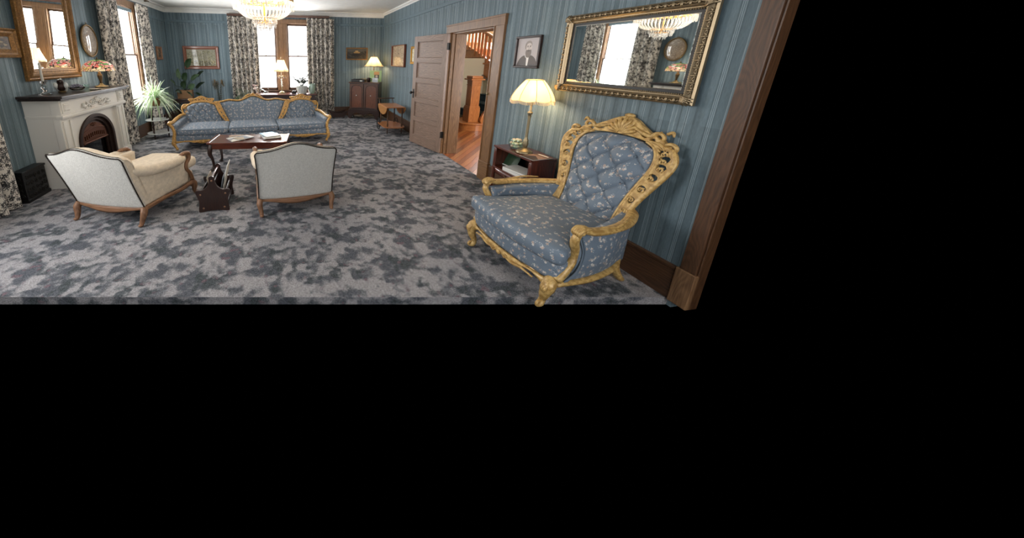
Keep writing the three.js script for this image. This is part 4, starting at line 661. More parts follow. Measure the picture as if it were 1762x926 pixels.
function tufted(hw, y0, y1, zf, { sx = .125, sy = .115, deep = .03, puff = .05, nu = 60, nv = 60, cx = 0, only = null, top = null }) {
  const H = (x, y, e) => { const p = (x - cx) / sx + (y - y0) / sy, q = (x - cx) / sx - (y - y0) / sy, t = Math.pow(Math.abs(Math.sin(p * Math.PI / 2) * Math.sin(q * Math.PI / 2)) + 1e-4, .32); return puff * (1 - Math.pow(Math.abs(e), 4)) - deep * (1 - t) * (only ? only(x, y) : 1) * sst(1, .8, Math.abs(e)); };
  const g = sheet((u, v) => { const e = 2 * u - 1, y = top ? lerp(y0, top(e), v) : lerp(y0, y1, v), x = cx + e * hw(v, y), ev = Math.max(Math.abs(e), Math.abs(2 * v - 1) ** 3); return V(x, y, zf(x, y) + H(x, y, ev)); }, nu, nv, .03);
  const buttons = []; for (let i = -8; i <= 8; i++) for (let j = 1; j < 14; j++) { if ((i + j) % 2) continue; const x = cx + i * sx, y = y0 + j * sy; const v = (y - y0) / (y1 - y0); if (v > .93 || v < .05 || Math.abs(x - cx) > hw(v, y) * .88 || (only && only(x, y) < .5)) continue; buttons.push(ball(.009, x, y, zf(x, y) + puff - deep * .8, 1, 1, .6, 8)); }
  return [g, buttons];
}

// the slate blue tufted armchair in front on the right
{
  const ch = thing('carved_armchair', 'slate blue button-tufted armchair with carved gilt frame and shell crest, in front', 'armchair', [1.95, 0, -2.035], -1.48); ch.scale.set(1.09, .985, 1.05);
  const zf = (x, y) => -.27 - (y - .4) * .33 + .12 * x * x;
  const oh = [[.262, .42], [.262, .53], [.286, .65], [.33, .78], [.37, .9], [.374, .97], [.338, 1.03], [.29, 1.045]];
  const ih = [[.205, .42], [.208, .54], [.222, .66], [.248, .78], [.272, .89], [.268, .97], [.235, 1.03], [.18, 1.06]];
  const O = smooth2(oh, 28, false), I = smooth2(ih, 28, false), mid = O.map(([x, y], i) => [(x + I[i][0]) / 2, (y + I[i][1]) / 2]);
  const holes = []; for (let i = 5; i < 26; i += 3) { const [x, y] = mid[i], [x2, y2] = mid[Math.min(28, i + 1)], [xa, ya] = mid[i - 1]; const wd = Math.hypot(O[i][0] - I[i][0], O[i][1] - I[i][1]); holes.push(drop(x, y, .024, wd * .27, Math.atan2(y2 - ya, x2 - xa))); }
  const sideG = [band(O, I, holes, .034, zf), tube(line3(O, zf, .004), .017, { seg: 9, n: 40 }), tube(line3(I, zf, .014), .009, { seg: 8, n: 40 }), ...vine(mid.slice(4, 27), zf, 8, .02, .018)];
  for (const g of [join(sideG.map((q) => q.index ? q.toNonIndexed() : q))]) { mk('back_frame', g, M.paleGilt, ch); mk('back_frame', mirrorX(g), M.paleGilt, ch); }
  const crest = [], co = smooth2([[-.3, 1.04], [-.27, 1.085], [-.2, 1.11], [-.13, 1.15], [-.06, 1.195], [0, 1.21], [.06, 1.195], [.13, 1.15], [.2, 1.11], [.27, 1.085], [.3, 1.04]], 40, false), ci = smooth2([[-.3, 1.02], [-.2, 1.055], [-.1, 1.07], [0, 1.075], [.1, 1.07], [.2, 1.055], [.3, 1.02]], 40, false);
  crest.push(band(co, ci, [drop(-.145, 1.1, .026, .012, .5), drop(.145, 1.1, .026, .012, -.5), drop(-.21, 1.078, .018, .01, .1), drop(.21, 1.078, .018, .01, -.1)], .036, zf));
  crest.push(...fan(0, 1.08, .02, .125, .35, Math.PI - .35, 9, zf, .02, .016), ball(.022, 0, 1.215, zf(0, 1.21), 1.6, .8, .9));
  const sc = [tube(spiral(.235, 1.095, zf(.235, 1.1) + .01, .042, .01, 3.3, -1.15), [.014, .008], { seg: 8, n: 26 }), tube([[.07, 1.14, zf(0, 1.14) + .016], [.13, 1.115, zf(0, 1.12) + .02], [.19, 1.1, zf(0, 1.1) + .016], [.235, 1.137, zf(0, 1.13) + .008]], [.012, .016, .01], { seg: 8 }), tube(spiral(.325, 1.045, zf(.32, 1.04) + .006, .035, .008, 2.6, -1.2), [.014, .007], { seg: 8, n: 24 }), tube([[.2, 1.07, zf(.2, 1.07) + .018], [.26, 1.06, zf(.26, 1.06) + .02], [.3, 1.03, zf(.3, 1.03) + .016]], [.006, .013, .005], { seg: 7 }), tube([[.26, 1.13, zf(.2, 1.13)], [.285, 1.145, zf(.2, 1.14)], [.3, 1.12, zf(.2, 1.12)]], [.01, .013, .004], { seg: 7 })];
  mk('crest', [crest, sc.flatMap(both)], M.paleGilt, ch);
  const hwv = (v, y) => { for (let i = 1; i < ih.length; i++) if (y <= ih[i][1]) return lerp(ih[i - 1][0], ih[i][0], Math.max(0, (y - ih[i - 1][1]) / (ih[i][1] - ih[i - 1][1]))); return .19; };
  const topY = (e) => 1.07 - .055 * Math.pow(Math.abs(e), 2.6), [tg, tb] = tufted((v, y) => Math.min(hwv(v, Math.min(y, 1.02)), .3), .36, 1.07, zf, { sx: .085, sy: .098, deep: .05, puff: .075, nu: 96, nv: 100, top: topY });
  const up = mk('tufted_back', tg, M.brocade, ch); mk('buttons', tb, M.piping, up);
  mk('outside_back', sheet((u, v) => { const y = lerp(.26, 1.04, v), e = 1 - 2 * u, x = e * Math.min(hwv(0, Math.min(y, 1.02)) + .01, .3); return V(x, y, zf(x, y) - .02); }, 16, 20, .012), M.brocade, ch);
  // seat: base block, welted front, loose cushion
  const bow = (q, d) => { const k = sst(-.1, .3, q.z); q.x *= lerp(.84, 1.06, k) ; if (q.z > 0) q.z += k * d * (1 - Math.pow(Math.min(1, Math.abs(q.x) / .4), 2)); };
  const seat = mk('seat_base', pillow(.76, .15, .66, .03, 0, (q) => bow(q, .055)).translate(0, .285, .03), M.brocade, ch);
  const cu = mk('seat_cushion', pillow(.74, .125, .66, .045, .035, (q) => { bow(q, .06); if (q.z > .2) q.x *= 1 + .1 * sst(.2, .3, q.z); }, 22).translate(0, .41, .06), M.brocade, ch);
  const welt = (y, hw, z0, r) => { const p = []; for (let i = 0; i <= 24; i++) { const x = lerp(-hw, hw, i / 24); p.push(V(x, y, z0 + .06 * (1 - (x / .42) ** 2))); } return tube(p, r, { seg: 6, n: 48 }); };
  for (const y of [.462, .36]) mk('piping', welt(y, .4, .36, .007), M.piping, cu); mk('piping', welt(.3, .385, .345, .006), M.piping, seat); mk('piping', welt(.215, .385, .335, .008), M.piping, seat);
  // arms
  for (const s of [-1, 1]) {
    const A = (pts) => pts.map(([x, y, z]) => V(s * x, y, z));
    mk('arm_panel', sheet((u, v) => { const z = lerp(.24, -.34, s > 0 ? u : 1 - u), k = (0.24 - z) / .58, top = lerp(.545, .565, k), y = lerp(.2, top, v), x = lerp(.395, .29, Math.pow(k, 2.2)) + .03 * Math.sin(v * Math.PI) * Math.sin(Math.PI * Math.min(1, k * 1.2 + .1)); return V(s * x, y, z); }, 20, 14, .06), M.brocade, ch);
    const arm = mk('arm', [tube(A([[.25, .6, -.34], [.305, .575, -.3], [.375, .565, -.15], [.41, .565, .03], [.41, .57, .16], [.405, .59, .24]]), [.018, .026, .027, .026, .028, .024], { seg: 10, n: 40, wide: 1.25, high: .85, up: V(0, 1, 0) })], M.paleGilt, ch);
    mk('arm_scroll', [...[-2, -1, 0, 1, 2].map((i) => tube(A([[.405 + i * .011, .6, .2], [.405 + i * .013, .612 - Math.abs(i) * .004, .25], [.405 + i * .012, .58, .285], [.405 + i * .008, .55, .275]]), [.006, .009, .009, .004], { seg: 7, n: 12 })), ball(.022, s * .405, .575, .25, 1.3, 1, 1, 10), tube(A([[.36, .605, -.2], [.4, .603, -.1], [.425, .585, 0], [.405, .592, .1]]), [.004, .009, .004], { seg: 6 })], M.paleGilt, arm);
    mk('arm_post', tube(A([[.405, .57, .26], [.4, .52, .275], [.385, .45, .245], [.382, .37, .235], [.39, .3, .29], [.385, .23, .34]]), [.02, .024, .026, .024, .028, .03], { seg: 10, n: 34 }), M.paleGilt, ch);
    const lp = []; for (const dx of [-.008, .008]) lp.push(tube(A([[.405 + .0, .53, .235 + dx], [.412, .42, .2 + dx], [.416, .3, .225 + dx], [.4, .21, .29 + dx]]), .006, { seg: 6 })); mk('arm_piping', lp, M.piping, ch);
    mk('front_leg', [tube(A([[.35, .24, .33], [.375, .19, .375], [.365, .12, .385], [.345, .06, .37], [.345, .025, .385], [.352, .018, .41]]), [.03, .042, .032, .021, .023, .012], { seg: 10, n: 30 }), tube(spiral(s * .35, .035, .4, .022, .006, -1.5, 1, 'zy', 9), .01, { seg: 7, n: 16 }), ...[-1, 0, 1].map((i) => tube(A([[.36 + i * .02, .23, .37], [.375 + i * .014, .18, .415], [.368 + i * .006, .13, .412]]), [.005, .011, .003], { seg: 6 }))], M.paleGilt, ch);
    mk('back_leg', tube(A([[.25, .22, -.3], [.265, .12, -.31], [.275, .05, -.35], [.28, .012, -.385]]), [.035, .03, .024, .02], { seg: 10, n: 16, high: 1.2 }), M.paleGilt, ch);
  }
  const ap = (u, v) => { const x = lerp(-.4, .4, u), bot = .205 - .03 - .022 * Math.cos(u * 6.2832 * 2) + .018 * Math.cos(u * 6.2832 * 3 + Math.PI); return V(x, lerp(bot, .225, v), .36 + .06 * (1 - (x / .42) ** 2) + .012 * Math.sin(v * Math.PI)); };
  const apr = mk('apron', sheet(ap, 48, 6, .03), M.paleGilt, ch);
  const zap = (x) => .36 + .06 * (1 - (x / .42) ** 2); mk('apron_carving', [...[-1, 1].flatMap((s) => [tube([.05, .12, .2, .28].map((x, i) => V(s * x, .195 - (i % 2) * .014, zap(x) + .014)), [.004, .011, .006], { seg: 6, n: 16 }), tube(spiral(s * .06, .19, zap(.06) + .014, .02, .004, 0, s * 1.1, 'xy', 9), .006, { seg: 6, n: 14 })]), ball(.018, 0, .19, zap(0) + .014, 1.2, 1, .6, 8)], M.paleGilt, apr);
  for (const s of [-1, 1]) mk('side_rail', tube([V(s * .39, .2, .34), V(s * .405, .205, .1), V(s * .36, .21, -.15), V(s * .27, .22, -.32)], .02, { seg: 8 }), M.paleGilt, ch);
}

// the long sofa
{
  const so = thing('carved_sofa', 'long blue floral sofa with carved gilt back and tufted end panels', 'sofa', [-.768, 0, -6.635], .124);
  const zf = (x, y) => -.34 - (y - .35) * .22;
  const mat = M.brocade, gm = M.sofaGilt;
  // back panels
  const topC = (x) => { const a = Math.abs(x); return .735 + .11 * Math.exp(-((a / .2) ** 2)) + .035 * Math.exp(-(((a - .46) / .13) ** 2)); };
  const cb = mk('center_back', sheet((u, v) => { const e = 2 * u - 1, x = e * lerp(.5, .66, v), y = lerp(.28, topC(x) - .012, v), k = 1 - Math.max(Math.abs(e) ** 6, Math.abs(2 * v - 1) ** 6); return V(x, y, zf(x, y) + .06 * k); }, 56, 20, .04), mat, so); void cb;
  const rail = []; for (let i = 0; i <= 36; i++) { const x = lerp(-.67, .67, i / 36); rail.push([x, topC(x)]); }
  mk('top_rail', [tube(line3(rail, zf, .012), .016, { seg: 9, n: 90 }), ...fan(0, .85, .01, .055, .35, Math.PI - .35, 7, zf, .014, .01), ...[-1, 1].flatMap((s) => [tube(line3([[s * .02, .862], [s * .08, .87], [s * .14, .835], [s * .2, .8]], zf, .016), [.008, .013, .006], { seg: 7 }), tube(spiral(s * .13, .845, zf(0, .84) + .014, .022, .005, 0, s * 1.1, 'xy', 9), .007, { seg: 6, n: 14 })])], gm, so);
  for (const s of [-1, 1]) {
    const X = (x) => s * x, cx = .985;
    const topM = (e) => .745 - .12 * Math.pow(Math.abs(e), 2.4);
    const [tg, tb] = tufted((v) => lerp(.37, .33, v), .28, .745, zf, { cx: X(cx), sx: .075, sy: .085, deep: .035, puff: .07, nu: 60, nv: 44, top: topM });
    const tp = mk('tufted_panel', tg, mat, so); mk('buttons', tb, M.piping, tp);
    const arc = []; for (let i = 0; i <= 24; i++) { const e = lerp(-1, 1, i / 24); arc.push([X(cx) + e * .335, topM(e) + .004]); }
    const gs = [tube(line3(arc, zf, .02), .015, { seg: 9, n: 50 })];
    // pediment of fretwork over the panel
    const po = [[-.21, .765], [-.225, .8], [-.12, .805], [-.05, .835], [0, .85], [.05, .835], [.12, .805], [.225, .8], [.21, .765]].map(([x, y]) => [X(cx) + x, y]);
    const pi = [[-.21, .735], [-.1, .748], [0, .752], [.1, .748], [.21, .735]].map(([x, y]) => [X(cx) + x, y]);
    gs.push(band(po, pi, [-.16, -.1, -.045, .045, .1, .16].map((x) => drop(X(cx) + x, .778 + .018 * (1 - Math.abs(x) / .16), .014, .009, 1.57)), .03, zf, .004), tube(line3(po, zf, .012), .011, { seg: 8, n: 40 }), ...fan(X(cx), .79, .005, .05, .6, Math.PI - .6, 5, zf, .018, .009));
    // ear scroll at the outer end
    gs.push(tube(line3([[X(1.3), .5], [X(1.335), .56], [X(1.345), .64], [X(1.31), .69], [X(1.25), .7], [X(1.2), .7]], zf, .012), [.018, .017, .016, .018, .014, .012], { seg: 9, n: 40 }), tube(spiral(X(1.285), .64, zf(0, .64) + .014, .036, .008, s > 0 ? 0 : Math.PI, s * 1.3, 'xy', 12), [.013, .007], { seg: 7, n: 24 }), tube(line3([[X(1.27), .5], [X(1.275), .56], [X(1.25), .6]], zf, .02), [.006, .016, .006], { seg: 7 }));
    mk('panel_frame', gs, gm, so);
    // pierced divider sloping in towards the seat
    const d0 = smooth2([[X(.745), .745], [X(.67), .74], [X(.6), .6], [X(.545), .47], [X(.49), .36]], 20, false), d1 = smooth2([[X(.83), .72], [X(.74), .7], [X(.69), .58], [X(.63), .46], [X(.55), .36]], 20, false), dm = d0.map(([x, y], i) => [(x + d1[i][0]) / 2, (y + d1[i][1]) / 2]);
    const hs = []; for (let i = 3; i < 19; i += 3) hs.push(drop(...dm[i], .018, .012, Math.atan2(dm[i + 1][1] - dm[i - 1][1], dm[i + 1][0] - dm[i - 1][0])));
    mk('divider', [band(d0, d1, hs, .03, (x, y) => zf(x, y) + .045, .004), tube(line3(d0, zf, .055), .01, { seg: 8, n: 26 }), tube(line3(d1, zf, .055), .01, { seg: 8, n: 26 }), ...vine(dm.slice(2), zf, 7, .022, .062)], gm, so);
    // arm, post and legs
    const A = (p) => p.map(([x, y, z]) => V(s * x, y, z));
    const arm = mk('arm', [tube(A([[1.29, .52, -.37], [1.34, .525, -.22], [1.385, .5, .0], [1.405, .475, .22], [1.425, .485, .36], [1.44, .47, .42]]), [.02, .026, .027, .028, .034, .022], { seg: 9, n: 40, wide: 1.2 }), tube(spiral(s * 1.425, .46, .4, .032, .01, 1.2, 1.1, 'zy', 9), .016, { seg: 8, n: 18 })], gm, so); void arm;
    mk('arm_panel', sheet((u, v) => { const z = lerp(.38, -.36, s > 0 ? u : 1 - u), k = (.38 - z) / .74, y = lerp(.15, lerp(.46, .5, k), v); return V(s * (lerp(1.385, 1.33, k) + .015 * Math.sin(v * 3.14)), y, z); }, 14, 10, .07), mat, so);
    mk('arm_post', tube(A([[1.42, .455, .4], [1.385, .39, .4], [1.37, .3, .395], [1.385, .22, .4], [1.39, .15, .405]]), [.026, .026, .027, .03, .036], { seg: 9, n: 26 }), gm, so);
    mk('front_leg', [tube(A([[1.385, .17, .39], [1.4, .12, .405], [1.375, .06, .4], [1.355, .022, .4], [1.36, .012, .42]]), [.036, .036, .024, .022, .014], { seg: 9, n: 22 }), ball(.022, s * 1.355, .02, .41, 1.2, .9, 1.2, 9)], gm, so);
    mk('middle_leg', [tube(A([[.46, .16, .37], [.46, .11, .39], [.455, .05, .375], [.455, .015, .39]]), [.034, .032, .022, .02], { seg: 9, n: 16 })], gm, so);
    mk('back_leg', tube(A([[1.3, .2, -.36], [1.31, .1, -.38], [1.32, .012, -.42]]), [.034, .028, .022], { seg: 8, n: 10 }), gm, so);
  }
  mk('outside_back', sheet((u, v) => { const e = 1 - 2 * u, x = e * 1.3, t = Math.abs(x) < .66 ? topC(x) : .73 - .2 * Math.max(0, (Math.abs(x) - 1.1) / .2), y = lerp(.17, t - .02, v); return V(x, y, zf(x, y) - .02); }, 40, 12, .012), mat, so);
  mk('seat_base', pillow(2.74, .12, .74, .025, 0, (q) => { if (q.z > .2) q.z += .012 * Math.cos(q.x * 4.6); }, 30).translate(0, .205, .02), mat, so);
  for (const [x0, x1] of [[-1.34, -.475], [-.47, .42], [.425, 1.34]]) { const w = x1 - x0; const c = mk('seat_cushion', pillow(w, .105, .74, .035, .028, (q) => { if (q.z > .2) q.z += .014 * (1 - (2 * q.x / w) ** 2); }, 20).translate((x0 + x1) / 2, .312, .045), mat, so); for (const y of [.352, .27]) mk('piping', tube([[x0 + .03, y, .405], [(x0 + x1) / 2, y + .002, .432], [x1 - .03, y, .405]], .006, { seg: 6, n: 20 }), M.piping, c); }
  const apr = mk('apron', sheet((u, v) => { const x = lerp(-1.37, 1.37, u), b = .125 - .018 * Math.cos(x * 13.6) - .014 * Math.cos(x * 6.8); return V(x, lerp(b, .16, v), .4 + .008 * Math.sin(v * 3.1) + .012 * Math.cos(x * 4.6)); }, 90, 5, .03), gm, so);
  const cv = []; for (const c of [-.92, 0, .92]) { cv.push(ball(.02, c, .135, .42, 1.2, 1, .6, 8)); for (const s of [-1, 1]) cv.push(tube(spiral(c + s * .05, .138, .418, .022, .005, 0, s * 1.1, 'xy', 9), .007, { seg: 6, n: 12 }), tube([[c + s * .07, .14, .418], [c + s * .14, .125, .418], [c + s * .22, .145, .418]], [.004, .01, .003], { seg: 6 })); }
  mk('apron_carving', cv, gm, apr);
}

// two cream bergere armchairs seen from behind
function bergere(label, pos, turn) {
  const ch = thing('cream_armchair', label, 'armchair', pos, turn, 'cream armchairs by the fireplace'); ch.scale.z = 1.18;
  const topY = (e) => .725 + .085 * Math.exp(-((e / .52) ** 2)) - (Math.abs(e) > .95 ? (Math.abs(e) - .95) * .5 : 0), hw = (v) => .388 + .012 * v - .008 * Math.sin(v * 3.14);
  const zb = (y) => -.33 - .17 * (y - .17) / .6, back = (u, v, off = 0) => { const e = 1 - 2 * u, x = e * hw(v), y = lerp(.165, topY(e), v); return V(x, y, zb(y) - .03 * (1 - e * e) + off); };
  mk('outside_back', sheet((u, v) => back(u, v), 28, 20, .02), M.boucle, ch, { uv: 1 });
  const edge = []; for (let i = 0; i <= 20; i++) edge.push(back(0, i / 20, -.002)); for (let i = 1; i <= 40; i++) edge.push(back(i / 40, 1, -.002)); for (let i = 19; i >= 0; i--) edge.push(back(1, i / 20, -.002));
  mk('braid', tube(edge, .0052, { seg: 6, n: 160 }), M.nail, ch);
  const nails = [], c = new THREE.CatmullRomCurve3(edge), nn = 120; for (let i = 0; i <= nn; i++) { const p = c.getPointAt(i / nn); nails.push(ball(.0068, p.x, p.y, p.z - .003, 1, 1, .7, 6)); } const nl = mk('nailheads', nails, M.nail, ch); nl.userData.kind = 'stuff';
  // padded inside back, rolling over the top edge
  mk('inside_back', sheet((u, v) => { const e = 2 * u - 1, t = v, y = lerp(.3, topY(e) + .012, Math.min(1, t)), roll = sst(.8, 1, t); return V(e * (hw(1) - .004) , y - .0 * roll, zb(y) - .03 * (1 - e * e) + .018 + .13 * Math.sqrt(Math.max(0, 1 - Math.pow(Math.max(0, t - .78) / .22, 2))) * (1 - .55 * Math.pow(Math.abs(e), 8))); }, 28, 24, 0), M.cream, ch);
  for (const s of [1, -1]) mk('back_edge', sheet((u, v) => { const y = lerp(.3, topY(s) + .012, v), w = .018 + .06 * Math.sqrt(Math.max(0, 1 - Math.pow(Math.max(0, v - .78) / .22, 2))); return V(s * (hw(v) - .001), y, zb(y) + (s > 0 ? 1 - u : u) * w); }, 3, 12), M.cream, ch);
  for (const s of [-1, 1]) {
    const A = (p) => p.map(([x, y, z]) => V(s * x, y, z));
    mk('arm_pad', tube(A([[.345, .6, -.4], [.36, .555, -.34], [.375, .515, -.2], [.39, .495, 0], [.4, .5, .12], [.395, .495, .2]]), [.03, .05, .058, .056, .054, .03], { seg: 12, n: 34 }), M.cream, ch);
    mk('arm_side', sheet((u, v) => { const z = lerp(.27, -.325, s > 0 ? u : 1 - u), k = (.27 - z) / .595, y = lerp(.17, .52, v); return V(s * (.378 + .012 * Math.sin(v * 3.14) - .012 * (1 - k) * (1 - v)), y, z + (zb(y) + .335) * k); }, 16, 10, .07), M.cream, ch);
    const w = mk('arm_front', [tube(A([[.395, .53, .14], [.397, .548, .2], [.397, .535, .262], [.395, .47, .27], [.392, .42, .23], [.39, .36, .225], [.39, .29, .27], [.385, .2, .3]]), [.014, .022, .024, .019, .018, .018, .018, .02], { seg: 9, n: 44, wide: 1.3 })], M.frameWood, ch); void w;
    mk('side_rail', tube(A([[.385, .165, -.33], [.39, .17, -.1], [.39, .155, .12], [.385, .175, .31]]), [.022, .02, .02, .024], { seg: 8, n: 24, high: 1.15 }), M.frameWood, ch);
    mk('back_leg', [tube(A([[.37, .175, -.325], [.385, .13, -.345], [.375, .07, -.36], [.37, .025, -.375], [.372, .014, -.395]]), [.03, .032, .024, .02, .014], { seg: 9, n: 20 }), ball(.02, s * .37, .018, -.385, 1.1, .85, 1.2, 8)], M.frameWood, ch);
    mk('front_leg', [tube(A([[.37, .18, .3], [.385, .13, .325], [.375, .06, .325], [.37, .02, .34]]), [.032, .034, .024, .018], { seg: 9, n: 18 }), ball(.02, s * .37, .018, .345, 1.1, .85, 1.2, 8)], M.frameWood, ch);
  }
  const rail = (z, k, b) => sheet((u, v) => { const e = k * (2 * u - 1), x = e * .39, bot = .13 + .022 * Math.cos(e * Math.PI) * b; return V(x, lerp(bot, .175, v), z + k * (-.0) + (z < 0 ? -.03 * (1 - e * e) : .04 * (1 - e * e))); }, 30, 4, .035);
  mk('back_rail', rail(-.338, -1, -1), M.frameWood, ch); mk('front_rail', rail(.325, 1, 1), M.frameWood, ch);
  mk('seat_base', pillow(.74, .14, .68, .03, 0, (q) => { if (q.z > .2) q.z += .04 * (1 - (q.x / .4) ** 2); }, 10).translate(0, .235, .0), M.cream, ch);
  const cu = mk('seat_cushion', pillow(.63, .13, .72, .05, .03, (q) => { if (q.z > .2) { q.z += .05 * (1 - (q.x / .4) ** 2); } }, 16).translate(0, .36, .12), M.cream, ch);
  for (const y of [.412, .31]) mk('piping', tube([[-.29, y, .475], [0, y + .004, .525], [.29, y, .475]], .005, { seg: 6, n: 20 }), M.shadeTrim, cu);
}
bergere('cream armchair seen from behind, nearest the white fireplace', [-1.7, 0, -3.735], 2.8);
bergere('cream armchair seen from behind, right of the magazine rack', [-.05, 0, -3.71], -3.026);

// coffee table
{
  const t = thing('coffee_table', 'polished mahogany coffee table with curved legs in front of the sofa', 'coffee table', [-.655, 0, -4.99], -.075);
  const w = 1.12, d = .54, h = .43;
  mk('top', [rspan(-w / 2, w / 2, h - .022, h, -d / 2, d / 2, .006), ...[-1, 1].map((s) => rspan(s * (w / 2 - .045), s * (w / 2 + .004), h - .026, h + .008, -d / 2, d / 2, .012))], M.mahogany, t, { grain: 0 });
  mk('apron', [rspan(-w / 2 + .03, w / 2 - .03, h - .1, h - .022, -d / 2 + .02, -d / 2 + .045), rspan(-w / 2 + .03, w / 2 - .03, h - .1, h - .022, d / 2 - .045, d / 2 - .02), rspan(-w / 2 + .02, -w / 2 + .045, h - .1, h - .022, -d / 2 + .03, d / 2 - .03), rspan(w / 2 - .045, w / 2 - .02, h - .1, h - .022, -d / 2 + .03, d / 2 - .03)], M.mahogany, t);
  for (const sx of [-1, 1]) for (const sz of [-1, 1]) { const P = [[0, h - .03], [.012, h - .1], [.018, h - .17], [-.004, .18], [-.012, .08], [.004, .03], [.02, .014]].map(([o, y]) => V(sx * (w / 2 - .045 + o), y, sz * (d / 2 - .045 + o))); mk('leg', [tube(P, [.034, .036, .032, .022, .018, .022, .026], { seg: 10, n: 30 }), tr(new THREE.SphereGeometry(.032, 10, 6).scale(1.1, .5, 1.1), sx * (w / 2 - .03), .016, sz * (d / 2 - .03))], M.mahoganyDark, t); }
}
const covers = {
  glossy: (a, b, c) => canvasTex(160, 220, (x, w, h) => { x.fillStyle = a; x.fillRect(0, 0, w, h); x.fillStyle = b; x.fillRect(0, h * .3, w, h * .45); x.fillStyle = c; x.beginPath(); x.moveTo(0, h * .8); x.lineTo(w * .4, h * .45); x.lineTo(w, h * .75); x.lineTo(w, h); x.lineTo(0, h); x.fill(); x.fillStyle = '#f0eee8'; x.fillRect(w * .12, h * .06, w * .7, h * .1); }, false),
};
function magazine(name, label, pos, turn, w, d, th, tex, curl = 0, pitch = 0, group) {
  const o = thing(name, label, name === 'book' ? 'book' : 'magazine', pos, turn, group);
  const sh = (y, t) => sheet((u, v) => V((u - .5) * w, y + curl * Math.sin(u * 3.14), (.5 - v) * d), 8, 2, t, (u, v) => [u, v]);
  const cov = phy({ map: tex, roughness: .5, clearcoat: .1, clearcoatRoughness: .3 });
  mk('pages', sh(th - .001, th - .002), M.paper, o, { keep: true }); mk('cover', sh(th, .001), cov, o, { keep: true });
  o.rotation.order = 'YXZ'; o.rotation.x = pitch; return o;
}
const TT = .431;
magazine('magazine', 'open pale magazine lying at the left of the coffee table', [-.86, TT, -4.94], .5, .2, .26, .006, covers.glossy('#b9b4ae', '#8d8a8e', '#d8d2c6'), .004);
magazine('magazine', 'white magazine with dark spine lying across the open magazine', [-.75, TT + .012, -4.98], -.75, .19, .25, .008, covers.glossy('#c9c7c6', '#7f8894', '#a8977f'), .002);
magazine('magazine', 'brown covered magazine at the back left of the coffee table', [-.88, TT, -5.14], .15, .21, .15, .005, covers.glossy('#8d6b55', '#b59c80', '#6e5a4a'), .002);
magazine('book', 'thick picture book at the bottom of the pile on the coffee table', [-.36, TT, -5.02], .25, .26, .3, .03, covers.glossy('#8f8f92', '#6d86a0', '#c8c4bd'));
magazine('book', 'thin book with sky blue and white cover on top of the pile', [-.375, TT + .031, -5.03], .5, .22, .29, .014, covers.glossy('#5fb0d8', '#8fc9e6', '#e9eef0'));

// magazine rack
{
  const r = thing('magazine_rack', 'dark wooden magazine rack with shaped ends and carrying handle', 'magazine rack', [-.89, 0, -3.66], .06);
  const prof = smooth2([[-.15, 0], [-.155, .02], [-.145, .12], [-.17, .22], [-.165, .245], [-.1, .25], [-.05, .29], [-.03, .345], [-.028, .385], [0, .4], [.028, .385], [.03, .345], [.05, .29], [.1, .25], [.165, .245], [.17, .22], [.145, .12], [.155, .02], [.15, 0], [.05, .012], [-.05, .012]], 80);
  for (const s of [1, -1]) { const e = mk('end_panel', extr(prof, .02, { bevel: .003 }).translate(0, 0, s * .22), M.mahoganyDark, r, { grain: 1 }); for (const [x, y] of [[-.125, .2], [.125, .2], [-.105, .045], [.105, .045], [0, .35]]) mk('stud', ball(.011, x, y, s * .232, 1, 1, .5, 10), M.frameWood, e); }
  mk('handle', tube([[0, .362, -.22], [0, .372, 0], [0, .362, .22]], .012, { seg: 10, n: 14 }), M.mahogany, r);
  for (const s of [-1, 1]) for (const y of [.045, .2]) mk('side_bar', rspan(s * .115, s * .13, y - .02, y + .02, -.215, .215), M.mahoganyDark, r);
  mk('divider', rspan(-.006, .006, .03, .3, -.21, .21), M.mahoganyDark, r); mk('base', rspan(-.12, .12, .02, .034, -.215, .215), M.mahoganyDark, r);
}
{
  const spots = [[.068, -.42, .43, '#d6d1c6', 'cream'], [.034, -.36, .3, '#8f949c', 'grey'], [.05, -.3, .33, '#b8b0a4', 'beige'], [-.03, .3, .28, '#a89a8c', 'tan']];
  spots.forEach(([x, lean, h, col, word], i) => {
    const c = std({ color: col, roughness: .5 }), m = thing('magazine', i === 0 ? 'tallest cream magazine standing out of the dark magazine rack' : i === 3 ? 'tan magazine leaning in the left pocket of the magazine rack' : word + ' magazine leaning in the right pocket of the rack', 'magazine', [-.89 + x * .8, .036, -3.66 - i * .03], .06);
    mk('pages', sheet((u, v) => V(x > 0 ? v * h * .24 : -v * h * .22, v * h, lerp(.13, -.13, u)), 2, 4, .009), c, m); mk('spine', rspan(x > 0 ? -.012 : -.002, x > 0 ? .002 : .012, 0, .004, -.13, .13, .001), M.paper, m);
  });
}

